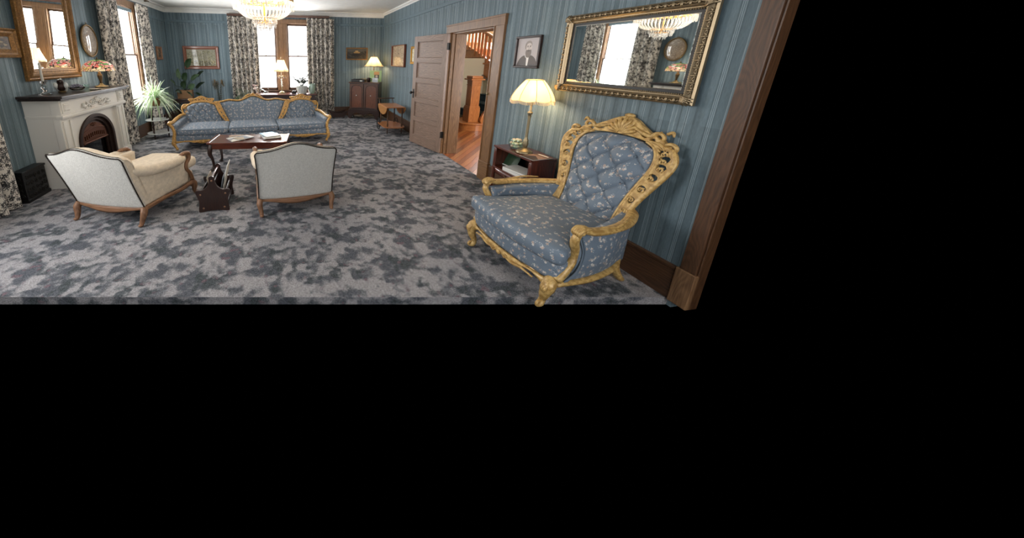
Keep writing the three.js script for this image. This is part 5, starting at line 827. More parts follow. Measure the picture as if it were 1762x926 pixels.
// bow fronted side table by the wall
{
  const t = thing('side_table', 'small mahogany bow-front side table with open shelf beside the blue armchair', 'side table', [2.365, 0, -2.975], -Math.PI / 2);
  const w = .6, d = .31, h = .67, bowf = (x, k = .03) => d / 2 + k * (1 - (2 * x / w) ** 2) - .02;
  const slab = (y0, y1, ins) => { const p = []; for (let i = 0; i <= 14; i++) { const x = lerp(-w / 2 + ins, w / 2 - ins, i / 14); p.push([x, -bowf(x) + ins]); } p.push([w / 2 - ins, d / 2 - .005], [-w / 2 + ins, d / 2 - .005]); return rotX(extr(p, y1 - y0, { bevel: .003 }), Math.PI / 2).translate(0, (y0 + y1) / 2, 0); };
  mk('top', slab(h - .02, h, 0), M.mahogany, t, { grain: 0 });
  mk('shelf', slab(.42, .435, .012), M.mahogany, t, { grain: 0 });
  mk('side_panel', rspan(-w / 2 + .006, -w / 2 + .024, .36, h - .02, -d / 2 + .01, d / 2 - .02), M.mahogany, t, { grain: 1 }); mk('side_panel', rspan(w / 2 - .024, w / 2 - .006, .36, h - .02, -d / 2 + .01, d / 2 - .02), M.mahogany, t, { grain: 1 });
  mk('back_panel', rspan(-w / 2 + .02, w / 2 - .02, .36, h - .02, -d / 2 + .01, -d / 2 + .02), M.mahoganyDark, t);
  const dr = mk('drawer', sheet((u, v) => { const x = lerp(-w / 2 + .03, w / 2 - .03, u); return V(x, lerp(.36, .42, v), bowf(x) - .01); }, 16, 2, .03), M.mahogany, t); mk('drawer_pull', [tube([[-.03, .395, bowf(0) + .002], [0, .38, bowf(0) + .014], [.03, .395, bowf(0) + .002]], .004, { seg: 6 }), ball(.008, -.03, .395, bowf(0)), ball(.008, .03, .395, bowf(0))], M.bronze, dr);
  for (const sx of [-1, 1]) for (const sz of [-1, 1]) mk('leg', tube([[sx * (w / 2 - .018), .64, sz * (d / 2 - .025)], [sx * (w / 2 - .018), .3, sz * (d / 2 - .025)], [sx * (w / 2 - .004), 0, sz * (d / 2 - .015)]], [.018, .02, .011], { seg: 8, n: 10 }), M.mahogany, t);
}
magazine('magazine', 'brown photographic magazine lying flat on the side table by the lamp', [2.33, .672, -2.75], -1.45, .17, .24, .008, covers.glossy('#6a4a3a', '#8f7466', '#3d2c26'), .001);
[['#1f3a24', .035, 'dark green book leaning at the back of the side table shelf'], ['#c9ccd0', .018, 'lowest white magazine on the side table shelf'], ['#5b5f66', .014, 'grey magazine in the middle of the side table shelf pile'], ['#d6d4cf', .016, 'top white magazine on the side table shelf pile']].forEach(([c, th, label], i) => {
  const m = std({ color: c, roughness: .45 });
  if (!i) { const o = thing('book', label, 'book', [2.39, .436, -3.17], -Math.PI / 2 + .1); const cv = mk('cover', sheet((u, v) => V((u - .5) * .2, v * .19, .05 - v * .09), 2, 2, .02), m, o); void cv; mk('pages', rspan(-.095, .095, .004, .016, .03, .05), M.paper, o); return; }
  const o = thing('magazine', label, 'magazine', [2.335 - i * .006, .436 + [0, 0, .02, .036][i], -2.96 + i * .012], -Math.PI / 2 + i * .06, 'magazines on the side table shelf');
  mk('cover', rspan(-.145, .145, th - .002, th, -.1, .1, .001), m, o); mk('pages', rspan(-.143, .143, 0, th - .002, -.098, .098, .001), M.paper, o);
});

// ---------------------------------------------------------------- lamps with pleated cream shades
function shadeGeo(R, r, h, panels, fl = .8, wave = .012) {      // bell shade: panels scallop at the rim
  const prof = (v) => [lerp(R, r, Math.pow(v, fl)), v * h];
  return sheet((u, v) => { const [a, y] = prof(v), ph = Math.abs(Math.sin(u * Math.PI * panels)), k = 1 - (1 - ph) * .045 * (1 - v * .5); return V(Math.cos(-u * 6.2832) * a * k, y - wave * (1 - v) * (1 - v) * ph, Math.sin(-u * 6.2832) * a * k); }, panels * 8, 14, 0);
}
function lampLight(name, pos, power, radius = 1.5) { const p = new THREE.PointLight(new THREE.Color(...WARM), power); p.name = name; p.position.set(...pos); p.castShadow = true; p.shadow.radius = radius; scene.add(p); }
function shadeWithTrim(l, R, r, h, y, panels, fringe, fl = .8) {
  const s = mk('shade', shadeGeo(R, r, h, panels, fl).translate(0, y, 0), M.shade, l);
  const ribs = []; for (let i = 0; i < panels; i++) { const a = i / panels * 6.2832, P = []; for (let k = 0; k <= 6; k++) { const v = k / 6, q = lerp(R, r, Math.pow(v, fl)) * (1 - .045 * (1 - v * .5)) + .002; P.push(V(Math.cos(a) * q, y + v * h, Math.sin(a) * q)); } ribs.push(tube(P, .0025, { seg: 5, n: 8 })); }
  mk('shade_ribs', ribs, M.shadeTrim, s);
  if (fringe) { const f = [], n = 110; for (let i = 0; i < n; i++) { const a = i / n * 6.2832, ph = Math.abs(Math.sin(i / n * Math.PI * panels)), q = R * (1 - (1 - ph) * .045), y0 = y - .012 * ph; f.push(tr(new THREE.CylinderGeometry(.0032, .0022, fringe, 5, 1), Math.cos(a) * q, y0 - fringe / 2 + .006, Math.sin(a) * q)); } const fr = mk('fringe', f, M.fringe, s); fr.userData.kind = 'stuff'; }
  mk('shade_ring', tube(spiral(0, y + h, 0, r, r, 0, 1, 'xz', 24), .003, { seg: 5, n: 30 }), M.shadeTrim, s);
}
{
  const P = [2.325, .671, -2.92], l = thing('table_lamp', 'lit table lamp with cream fringed bell shade on the mahogany side table', 'lamp', P, .3);
  mk('base', [lathe([[0, 0], [.075, 0], [.078, .01], [.066, .018], [.07, .026], [.05, .036], [.032, .048], [.02, .06], [0, .06]], 20), ...[0, 1, 2, 3, 4, 5].map((i) => ball(.016, Math.cos(i * 1.047) * .062, .014, Math.sin(i * 1.047) * .062, 1.2, .6, 1.2, 8))], M.brass, l);
  mk('column', lathe([[0, .055], [.018, .055], [.024, .08], [.03, .1], [.022, .125], [.028, .135], [.018, .145], [.0135, .17], [.013, .36], [.018, .385], [.015, .395], [.024, .41], [.024, .425], [.012, .43], [.01, .5], [0, .5]], 18), M.brass, l);
  mk('harp', tube([[-.04, .5, 0], [-.055, .6, 0], [0, .72, 0], [.055, .6, 0], [.04, .5, 0]], .0025, { seg: 5 }), M.brass, l);
  mk('bulb', ball(.03, 0, .6, 0, 1, 1.2, 1), M.bulb, l); mk('socket', cyl(.014, .016, .07, 0, .49, 0), M.brass, l);
  shadeWithTrim(l, .198, .078, .19, .55, 8, .035, 1.45); lampLight('side_table_lamp_light', [P[0], P[1] + .6, P[2]], .55);
}
{
  const P = [2.21, .995, -9.05], l = thing('table_lamp', 'lit lamp with wide cream shade on the radio cabinet in the corner', 'lamp', P, .2);
  mk('base', lathe([[0, 0], [.08, 0], [.082, .012], [.05, .03], [.02, .05], [0, .05]], 16), M.bronze, l); mk('column', lathe([[0, .05], [.014, .05], [.02, .1], [.011, .16], [.011, .42], [0, .42]], 12), M.bronze, l);
  mk('bulb', ball(.032, 0, .47, 0, 1, 1.2, 1), M.bulb, l); mk('finial', [cyl(.004, .004, .28, 0, .4, 0, 6), ball(.014, 0, .69, 0, 1, 1.4, 1, 8)], M.bronze, l);
  shadeWithTrim(l, .255, .085, .23, .415, 8, .02); lampLight('radio_cabinet_lamp_light', [P[0], P[1] + .47, P[2]], .95);
}
{
  const P = [-.285, .686, -9.0], l = thing('table_lamp', 'glass column lamp with fringed peach shade on the console before the window', 'lamp', P, .1);
  mk('base', [rbox(.16, .02, .16, .004, 0, .01, 0), lathe([[0, .02], [.07, .02], [.06, .04], [.03, .06], [0, .06]], 16)], M.brass, l);
  mk('column', lathe([[0, .06], [.018, .06], [.022, .09], [.017, .1], [.016, .34], [.024, .36], [.014, .38], [0, .38]], 14), M.glassThin, l); mk('core', cyl(.007, .007, .5, 0, .05, 0, 8), M.brass, l);
  const arms = []; for (let i = 0; i < 6; i++) { const a = i * 1.047; arms.push(tube([[0, .4, 0], [Math.cos(a) * .07, .46, Math.sin(a) * .07], [Math.cos(a) * .12, .44, Math.sin(a) * .12]], .004, { seg: 5 })); } mk('arms', arms, M.brass, l);
  for (let i = 0; i < 6; i++) { const a = i * 1.047; mk('crystal_drop', new THREE.OctahedronGeometry(.017).scale(.7, 1.5, .7).translate(Math.cos(a) * .12, .41, Math.sin(a) * .12), M.bead, l); }
  mk('bulb', ball(.03, 0, .7, 0, 1, 1.2, 1), M.bulb, l); mk('finial', [cyl(.004, .004, .2, 0, .7, 0, 6), ball(.012, 0, .91, 0, 1, 1.5, 1, 8)], M.brass, l);
  shadeWithTrim(l, .19, .085, .25, .61, 6, .045); lampLight('console_lamp_light', [P[0], P[1] + .7, P[2]], .5);
}

// ---------------------------------------------------------------- chandelier
{
  const C = [-.29, 0, -4.15], c = thing('chandelier', 'large lit crystal basket chandelier hanging from the ceiling', 'chandelier', C);
  const ring = (r, y, t) => tube(spiral(0, y, 0, r, r, 0, 1, 'xz', 40).slice(0, -1), t, { closed: true, n: 60, seg: 7 });
  mk('canopy', lathe([[0, CEIL - .04], [.03, CEIL - .04], [.06, CEIL - .015], [.065, CEIL], [0, CEIL]], 20), M.gold, c);
  mk('chain', [...Array(5)].map((_, i) => tube(spiral(0, 2.62 + i * .026, 0, .014, .014, 0, 1, i % 2 ? 'xy' : 'zy', 10), .003, { seg: 5, n: 14 })), M.gold, c);
  const fret = []; for (let i = 0; i < 40; i++) { const a = i / 40 * 6.2832; fret.push(ball(.012, Math.cos(a) * .335, 2.272, Math.sin(a) * .335, .8, 1.3, .8, 7)); }
  mk('crown_ring', [tr(new THREE.CylinderGeometry(.335, .335, .05, 48, 1, true), 0, 2.24, 0), tr(new THREE.CylinderGeometry(.328, .328, .05, 48, 1, true), 0, 2.24, 0), ring(.332, 2.265, .007), ring(.332, 2.215, .007), ...fret], M.gold, c);
  mk('top_ring', [tr(new THREE.CylinderGeometry(.11, .11, .035, 32, 1, true), 0, 2.6, 0), ring(.11, 2.617, .006), ring(.11, 2.583, .006)], M.gold, c);
  mk('lower_rings', [ring(.135, 2.035, .006), ring(.075, 1.985, .005), ring(.1, 2.3, .006)], M.gold, c);
  mk('stem', [cyl(.01, .01, .62, 0, 2.0, 0, 8)], M.gold, c);
  mk('arms', [...Array(6)].map((_, i) => { const a = i / 6 * 6.2832; return tube([[0, 2.2, 0], [Math.cos(a) * .17, 2.19, Math.sin(a) * .17], [Math.cos(a) * .33, 2.23, Math.sin(a) * .33]], .005, { seg: 6 }); }), M.gold, c);
  const bead = new THREE.OctahedronGeometry(.0105), pts = [];
  const strand = (f, n) => { for (let i = 0; i <= n; i++) pts.push(f(i / n)); };
  for (let i = 0; i < 40; i++) { const a = i / 40 * 6.2832, d = (r, y) => V(Math.cos(a) * r, y, Math.sin(a) * r); strand((t) => d(lerp(.325, .11, Math.pow(t, .55)), lerp(2.27, 2.585, Math.pow(t, 1.5))), 17); strand((t) => d(lerp(.31, .135, 1 - Math.sqrt(1 - t * t * .96) * 1) , lerp(2.2, 2.04, Math.pow(t, .8))), 0);
    strand((t) => { const q = t * Math.PI / 2; return d(.135 + .18 * Math.cos(q), 2.21 - .175 * Math.sin(q)); }, 17); }
  for (let i = 0; i < 28; i++) { const a = i / 28 * 6.2832; for (const [r, y0, n] of [[.135, 2.025, 3], [.075, 1.975, 3]]) for (let k = 0; k < n; k++) pts.push(V(Math.cos(a) * r, y0 - k * .02, Math.sin(a) * r)); }
  const im = new THREE.InstancedMesh(bead, M.bead, pts.length), m4 = new THREE.Matrix4(); pts.forEach((p, i) => im.setMatrixAt(i, m4.makeTranslation(p.x, p.y, p.z))); im.name = 'bead_strands'; im.userData.kind = 'stuff'; c.add(im);
  const prism = lathe([[0, 0], [.009, -.012], [.007, -.08], [0, -.1]], 6); prism.computeVertexNormals();
  for (const [r, y, n, k] of [[.337, 2.215, 48, 1], [.3, 2.19, 40, .8], [.12, 1.985, 16, .55], [.06, 1.94, 10, .5]]) for (let i = 0; i < n; i++) { const a = i / n * 6.2832, p = mk('crystal_prism', prism, M.bead, c, { keep: true }); p.scale.set(1, k, 1); p.position.set(Math.cos(a) * r, y, Math.sin(a) * r); p.rotation.y = -a; }
  mk('finial', [ball(.022, 0, 1.94, 0, 1, 1, 1, 10), new THREE.OctahedronGeometry(.018).scale(.8, 1.5, .8).translate(0, 1.905, 0)], M.bead, c);
  for (let i = 0; i < 6; i++) { const a = i / 6 * 6.2832 + .3, x = Math.cos(a) * .17, z = Math.sin(a) * .17; mk('bulb', ball(.02, x, 2.235, z, 1, 1.5, 1, 10), M.bulb, c); mk('candle_sleeve', cyl(.012, .012, .03, x, 2.18, z, 8), M.gold, c); const p = new THREE.PointLight(new THREE.Color(1, .88, .7), .65); p.name = 'chandelier_light'; p.position.set(C[0] + x, 2.235, C[2] + z); p.castShadow = true; p.shadow.radius = 1.2; scene.add(p); }
}

// ---------------------------------------------------------------- plants
function blade(P, w, cup = .25) {                               // a strap leaf along points, widest in the middle
  const c = new THREE.CatmullRomCurve3(P.map((p) => p.isVector3 ? p : V(...p)));
  return sheet((u, v) => { const p = c.getPoint(v), T = c.getTangent(v), S = V(-T.z, 0, T.x); if (S.lengthSq() < 1e-4) S.set(1, 0, 0); S.normalize(); const e = 2 * u - 1, ww = w * Math.pow(Math.sin(Math.PI * Math.min(.999, v * .92 + .08)), .6); p.addScaledVector(S, e * ww); p.y -= Math.abs(e) * -ww * cup; return p; }, 2, 8);
}
{
  const X = -2.73, Z = -7.14;
  const t = thing('plant_stand', 'three-tier plant stand with pale marble shelves and turned dark legs', 'plant stand', [X, 0, Z], .35);
  for (const y of [.095, .365, .64]) mk('marble_shelf', lathe([[0, y], [.205, y], [.212, y + .006], [.212, y + .012], [.205, y + .018], [0, y + .018]], 32), M.marble, t);
  for (let i = 0; i < 3; i++) { const a = i * 2.0944, x = Math.cos(a) * .17, z = Math.sin(a) * .17; for (const [y0, y1] of [[0, .095], [.113, .365], [.383, .64]]) mk('leg', lathe([[0, y0], [.011, y0], [.016, lerp(y0, y1, .15)], [.01, lerp(y0, y1, .3)], [.018, lerp(y0, y1, .5)], [.01, lerp(y0, y1, .7)], [.016, lerp(y0, y1, .88)], [.012, y1], [0, y1]], 10, x, 0, z), M.mahoganyDark, t); }
  const p = thing('spider_plant', 'bushy green and white spider plant on the tiered stand', 'plant', [X, .659, Z]);
  mk('pot', lathe([[0, 0], [.08, 0], [.11, .13], [.118, .135], [.118, .15], [.105, .15], [.1, .12], [0, .12]], 20), M.terracotta, p);
  const A = [], B = []; for (let i = 0; i < 260; i++) {            // each blade leaves the crown at its own angle and arches over under its weight
    const a = rnd() * 6.2832, el = rr(.15, 1.35), s = rr(.34, .56), g = rr(.12, .46), P = [];
    for (let k = 0; k <= 5; k++) { const t = k / 5, r = .02 + Math.cos(el) * s * t; P.push([Math.max(Math.cos(a) * r, XL + .05 - X), .13 + Math.sin(el) * s * t * 1.25 - g * t * t * 1.35, Math.sin(a) * r]); }
    (i % 2 ? A : B).push(blade(P, rr(.006, .011)));
  }
  mk('green_leaves', A, M.spiderGreen, p).userData.kind = 'stuff'; mk('white_leaves', B, M.leafWhite, p).userData.kind = 'stuff';
  one('small_dish', 'little white dish on the lowest marble shelf of the plant stand', 'dish', lathe([[0, 0], [.03, 0], [.045, .03], [.042, .03], [.028, .004], [0, .004]], 14), M.ceramic, [X - .06, .114, Z + .05]);
}
function bigLeaf(base, tip, w, mat, parent, name = 'leaf', bendv = .05) {   // a broad split leaf from its stalk end to its tip
  const a = V(...base), b = V(...tip), d = b.clone().sub(a), S = V(-d.z, .15, d.x).normalize(), N = S.clone().cross(d).normalize(), n = 14;
  const g = sheet((u, v) => { const e = 2 * u - 1, wv = w * Math.pow(Math.sin(Math.PI * Math.pow(v * .94 + .05, .75)), .8) * (1 - .18 * Math.abs(Math.sin(v * 14)) * Math.abs(e)); return a.clone().addScaledVector(d, v - .12 * Math.abs(e) * (1 - v)).addScaledVector(S, e * wv).addScaledVector(N, -Math.abs(e) * wv * .35 + bendv * Math.sin(v * 3.14)); }, 8, n, .002);
  return mk(name, g, mat, parent);
}
{
  const t = thing('corner_table', 'dark wooden table in the shadowy far left corner', 'table', [-2.6, 0, -8.95]);
  mk('top', rspan(-.36, .36, .575, .6, -.28, .28), M.mahoganyDark, t, { grain: 0 }); mk('apron', [rspan(-.32, .32, .5, .575, .22, .24), rspan(-.32, .32, .5, .575, -.24, -.22), rspan(-.32, -.3, .5, .575, -.22, .22), rspan(.3, .32, .5, .575, -.22, .22)], M.mahoganyDark, t);
  for (const x of [-1, 1]) for (const z of [-1, 1]) mk('leg', tube([[x * .31, .56, z * .23], [x * .31, .3, z * .23], [x * .33, 0, z * .25]], [.024, .022, .014], { seg: 8, n: 8 }), M.mahoganyDark, t);
  const b = thing('wooden_planter', 'tan wooden planter box on the corner table holding the split-leaf plant', 'planter', [-2.66, .601, -8.9], .1);
  mk('box', [rspan(-.17, .17, 0, .2, -.11, -.095), rspan(-.17, .17, 0, .2, .095, .11), rspan(-.17, -.155, 0, .2, -.095, .095), rspan(.155, .17, 0, .2, -.095, .095), rspan(-.155, .155, 0, .02, -.095, .095)], M.terracotta, b); mk('soil', rspan(-.155, .155, .15, .165, -.095, .095), M.soil, b);
  const p = thing('split_leaf_plant', 'dark green broad-leaved plant growing below the birch picture', 'plant', [-2.66, .77, -8.9]);
  const L = [[[.12, .62, .1], [.28, .8, .22], .09, M.leaf], [[-.1, .35, .1], [-.04, .56, .2], .085, M.leafPale], [[.02, .3, .12], [.14, .46, .2], .1, M.leaf], [[.2, .3, .05], [.4, .42, .12], .08, M.leafPale], [[.3, .1, .1], [.52, .24, .14], .07, M.leafDark], [[-.02, .12, .14], [.1, .26, .22], .1, M.leaf], [[.14, .08, .12], [.3, .2, .22], .09, M.leafPale], [[-.18, .15, .12], [-.26, .3, .2], .09, M.leaf], [[.34, .38, .04], [.5, .5, .06], .06, M.leafDark], [[.1, -.02, .14], [.2, -.1, .24], .08, M.leaf], [[-.06, .0, .14], [-.16, .02, .24], .08, M.leafDark], [[.3, -.05, .12], [.42, -.12, .2], .07, M.leaf]];
  for (const [a, b2, w, m] of L) { const lf = bigLeaf(a, b2, w, m, p); mk('stalk', tube([[0, -.01, 0], [a[0] * .5, a[1] * .6 + .02, a[2] * .5], a], .005, { seg: 5, n: 8 }), M.leafDark, lf); }
}
function fernPlant(label, pos, n, H, spread, mat, potR) {
  const p = thing('potted_fern', label, 'plant', pos);
  mk('pot', lathe([[0, 0], [potR * .7, 0], [potR, .2], [potR * 1.05, .22], [potR * .95, .22], [potR * .9, .18], [0, .18]], 18), M.terracotta, p);
  const gs = [], st = []; for (let i = 0; i < n; i++) { const a = rnd() * 6.2832, s = spread * rr(.5, 1), h = H * rr(.75, 1), c = new THREE.CatmullRomCurve3([V(0, .18, 0), V(Math.cos(a) * s * .3, h * .7, Math.sin(a) * s * .3), V(Math.cos(a) * s * .7, h, Math.sin(a) * s * .7), V(Math.cos(a) * s, h * .86, Math.sin(a) * s)]); st.push(tube(c.getPoints(6), .004, { seg: 4, n: 8 }));
    for (let k = 6; k < 26; k++) { const t = k / 26, q = c.getPoint(t), T = c.getTangent(t), S = V(-T.z, 0, T.x).normalize(), l = .1 * Math.sin(Math.PI * (t * .8 + .15)); for (const e of [-1, 1]) gs.push(blade([q, q.clone().addScaledVector(S, e * l * .6).addScaledVector(T, l * .3), q.clone().addScaledVector(S, e * l).addScaledVector(T, l * .5).add(V(0, -.02, 0))], .006)); } }
  mk('fronds', gs, mat, p).userData.kind = 'stuff'; mk('stalks', st, M.leafDark, p).userData.kind = 'stuff';
}
fernPlant('feathery green fern rising behind the sofa in front of the left curtain', [-1.16, 0, -8.35], 12, .86, .36, M.fern, .14);
fernPlant('thin dried palm standing by the far wall left of the curtain', [-1.86, 0, -8.95], 7, 1.12, .22, phy({ color: '#5c4a2c', roughness: .7, side: THREE.DoubleSide }), .12);

// ---------------------------------------------------------------- console under the window and the things on it
{
  const t = thing('console_table', 'long dark mahogany console table under the double window', 'console table', [-.24, 0, -8.97]);
  mk('top', rspan(-.86, .86, .66, .685, -.26, .24), M.mahogany, t, { grain: 0 }); mk('apron', [rspan(-.82, .82, .52, .66, .19, .215), rspan(-.82, .82, .52, .66, -.22, -.2), rspan(-.82, -.795, .52, .66, -.2, .19), rspan(.795, .82, .52, .66, -.2, .19)], M.mahoganyDark, t);
  for (const x of [-1, 1]) for (const z of [-.2, .19]) mk('leg', tube([[x * .8, .6, z], [x * .8, .3, z], [x * .8, 0, z]], [.028, .024, .018], { seg: 8, n: 8 }), M.mahoganyDark, t);
  const Y = .686;
  const pp = thing('potted_plant', 'dark leafed plant in white ribbed pot on the console', 'plant', [.235, Y, -8.92]);
  const ribs = []; for (let i = 0; i < 24; i++) { const a = i / 24 * 6.2832; ribs.push(tube([[Math.cos(a) * .105, .005, Math.sin(a) * .105], [Math.cos(a) * .142, .19, Math.sin(a) * .142]], .012, { seg: 6, n: 3 })); }
  mk('pot', [lathe([[0, 0], [.1, 0], [.14, .195], [.15, .2], [.14, .205], [.125, .2], [.12, .17], [0, .17]], 24), ...ribs], M.ceramic, pp);
  for (let i = 0; i < 15; i++) { const a = i * 2.4, s = rr(.12, .3), h = rr(.16, .36), P = [[0, .17, 0], [Math.cos(a) * s * .5, .17 + h * .55, Math.sin(a) * s * .35], [Math.cos(a) * s, .17 + h * (i % 3 ? .8 : 1), Math.sin(a) * s * .5]]; const st = mk('branch', tube(P, [.005, .003], { seg: 5, n: 8 }), M.leafDark, pp); const c = new THREE.CatmullRomCurve3(P.map((q) => V(...q))), ls = []; for (let k = 3; k < 10; k++) { const q = c.getPoint(k / 10), b = k * 2.1; ls.push(blade([q, q.clone().add(V(Math.cos(b) * .025, .018, Math.sin(b) * .025)), q.clone().add(V(Math.cos(b) * .05, .03, Math.sin(b) * .05))], .024)); } mk('leaves', ls, M.leafDark, st).userData.kind = 'stuff'; }
  one('glass_vase', 'pale green glass vase on the console beside the right curtain', 'vase', lathe([[0, 0], [.055, 0], [.085, .06], [.092, .14], [.08, .22], [.085, .25], [.08, .25], [.074, .22], [.086, .14], [.08, .064], [.05, .008], [0, .008]], 24), phy({ color: '#b9c9bd', roughness: .15, transmission: .5, thickness: 0 }), [.5, Y, -8.94]);
  for (const [x, label] of [[.03, 'small dark elephant ornament on the console, nearer the lamp'], [.085, 'small dark elephant ornament on the console, nearer the potted plant']]) {
    const e = thing('elephant_figurine', label, 'figurine', [x - .03, Y, -8.88], 1.2, 'elephant ornaments');
    mk('body', [ball(.03, 0, .052, 0, 1.25, .95, .85, 12), ...[[-.022, -.014], [-.022, .014], [.02, -.014], [.02, .014]].map(([a, b]) => cyl(.009, .008, .045, a, 0, b, 8))], M.black, e);
    mk('head', [ball(.02, .038, .068, 0, 1, 1, .9, 10), tube([[.052, .066, 0], [.066, .05, 0], [.064, .03, 0], [.074, .024, 0]], [.008, .005, .003], { seg: 6 }), ball(.017, .03, .07, .018, .6, 1, .25, 8), ball(.017, .03, .07, -.018, .6, 1, .25, 8)], M.black, e);
  }
  const sw = thing('glass_swan', 'clear glass bird ornament with raised wings on the console', 'ornament', [-.7, Y, -8.93], .4);
  mk('body', [ball(.045, 0, .035, 0, 1.4, .75, .8, 12), tube([[.05, .04, 0], [.08, .08, 0], [.06, .12, 0], [.085, .13, 0]], [.014, .01, .008, .004], { seg: 7 })], M.glassThin, sw);
  for (const s of [-1, 1]) mk('wing', [0, 1, 2, 3].map((i) => blade([[-.01, .05, s * .03], [-.05 - i * .012, .09 + i * .012, s * .05], [-.1 - i * .02, .1 + i * .025, s * .06]], .014)), M.glassThin, sw);
  const bo = thing('flower_vase', 'bud vase with pink and white blossoms on the console beside the left curtain', 'vase', [-.98, Y, -8.95]);
  mk('vase', lathe([[0, 0], [.028, 0], [.036, .04], [.02, .09], [.024, .11], [.02, .11], [.014, .09], [0, .09]], 14), M.castBrown, bo);
  for (let i = 0; i < 9; i++) { const a = i * 2.4, x = Math.cos(a) * rr(.02, .07), z = Math.sin(a) * rr(.02, .07), y = rr(.12, .24); mk('blossom', [ball(.02, x, y, z, 1, .7, 1, 7), tube([[0, .09, 0], [x * .6, y * .8, z * .6], [x, y, z]], .002, { seg: 4, n: 4 })], i % 2 ? std({ color: '#c9a9a8', roughness: .8 }) : std({ color: '#c7c2b8', roughness: .8 }), bo); }
}

// ---------------------------------------------------------------- radio cabinet in the far corner
{
  const c = thing('radio_cabinet', 'dark walnut cabinet with two arched doors standing across the far corner', 'cabinet', [1.94, 0, -8.84], -.46);
  const w = .8, d = .4, h = .99;
  mk('body', [rspan(-w / 2, w / 2, .25, h - .03, -d / 2, d / 2 - .03, .005)], M.mahoganyDark, c); mk('top', rspan(-w / 2 - .015, w / 2 + .015, h - .03, h, -d / 2 - .005, d / 2 + .015, .006), M.walnut, c, { grain: 0 });
  const arch = (w2, y0, y1) => { const a = [[-w2, y0], [w2, y0]]; for (let i = 0; i <= 14; i++) { const t = i / 14 * Math.PI; a.push([Math.cos(t) * w2, y1 - w2 * .62 + Math.sin(t) * w2 * .62]); } return a; };
  for (const s of [-1, 1]) { const x = s * .195; const dr = mk('door', extr([[-.185, .28], [.185, .28], [.185, .94], [-.185, .94]], .025, { bevel: .003, holes: [arch(.145, .31, .91)] }).translate(x, 0, d / 2 - .015), M.walnut, c, { grain: 1 }); mk('panel', extr(arch(.15, .305, .915), .01).translate(x, 0, d / 2 - .022), M.panelWood, dr, { grain: 1 }); mk('moulding', tube(arch(.145, .31, .91).map(([a, b]) => V(a + x, b, d / 2 - .004)), .006, { closed: true, n: 60, seg: 6, tension: .1 }), M.mahoganyDark, dr); mk('knob', [ball(.014, x - .0, .64, d / 2 + .012), cyl(.006, .006, .01, x, .635, d / 2, 8)], M.ceramic, dr); }
  const st = smooth2([[-w / 2 - .01, .25], [-w / 2 - .01, .02], [-w / 2 + .06, .02], [-w / 2 + .09, .1], [-.2, .165], [-.05, .12], [0, .09], [.05, .12], [.2, .165], [w / 2 - .09, .1], [w / 2 - .06, .02], [w / 2 + .01, .02], [w / 2 + .01, .25]], 90);
  mk('plinth', [extr(st, .02).translate(0, 0, d / 2 - .01), rspan(-w / 2 - .01, -w / 2 + .01, .02, .25, -d / 2, d / 2 - .02), rspan(w / 2 - .01, w / 2 + .01, .02, .25, -d / 2, d / 2 - .02), rspan(-w / 2 - .014, w / 2 + .014, .235, .26, -d / 2, d / 2 + .008)], M.mahoganyDark, c);
  for (const x of [-1, 1]) for (const z of [-1, 1]) mk('foot', lathe([[0, 0], [.014, 0], [.02, .02], [.016, .03], [0, .03]], 10, x * (w / 2 - .03), 0, z * (d / 2 - .03)), M.iron, c);
  const T = .992;
  const rp = thing('record_player', 'low black record player on the left of the radio cabinet', 'record player', [1.76, T, -8.82], -.46);
  mk('case', rbox(.36, .07, .3, .01, 0, .035, 0), M.black, rp); mk('platter', cyl(.125, .125, .012, -.03, .07, 0, 28), M.blackGloss, rp); mk('tone_arm', [tube([[.14, .085, -.1], [.12, .09, .02], [.05, .086, .06]], .005, { seg: 6 }), cyl(.014, .014, .03, .14, .07, -.1, 10)], M.brass, rp); const cd = mk('badge', rbox(.07, .025, .004, .002, .09, .035, .151), M.ceramic, rp); void cd;
  const mug = thing('dark_mug', 'dark brown mug between the record player and the standing card', 'mug', [2.0, T, -8.72]);
  mk('cup', lathe([[0, 0], [.04, 0], [.045, .06], [.045, .11], [.04, .11], [.038, .01], [0, .01]], 18), M.castBrown, mug); mk('handle', tube([[.043, .09, 0], [.075, .08, 0], [.075, .04, 0], [.043, .03, 0]], .006, { seg: 6 }), M.castBrown, mug);
  const alb = canvasTex(160, 160, (x, w2, h2) => { x.fillStyle = '#a9c48a'; x.fillRect(0, 0, w2, h2); x.fillStyle = '#d9a066'; x.fillRect(w2 * .35, h2 * .1, w2 * .45, h2 * .3); x.fillStyle = '#4a3c34'; x.fillRect(w2 * .4, h2 * .38, w2 * .38, h2 * .34); x.fillStyle = '#c9b7a2'; x.fillRect(w2 * .48, h2 * .42, w2 * .2, h2 * .2); }, false);
  const rec = thing('record_sleeve', 'pale green record sleeve leaning up under the corner lamp', 'record sleeve', [2.2, T, -8.79], -.3); rec.rotation.order = 'YXZ'; rec.rotation.x = -.22;
  mk('sleeve', rspan(-.16, .16, 0, .3, -.004, 0, .001), M.paper, rec); mk('print', new THREE.PlaneGeometry(.318, .298).translate(0, .15, .0012), std({ map: alb, roughness: .5 }), rec, { keep: true });
  const crd = canvasTex(96, 64, (x, w2, h2) => { x.fillStyle = '#dfe2e4'; x.fillRect(0, 0, w2, h2); x.fillStyle = '#a9b4bd'; x.fillRect(8, 36, 78, 20); x.fillStyle = '#c6ccd0'; x.fillRect(8, 8, 40, 22); }, false);
  const card = thing('small_card', 'small white card standing in front of the green record sleeve', 'card', [2.16, T, -8.68], -.3); card.rotation.order = 'YXZ'; card.rotation.x = -.2;
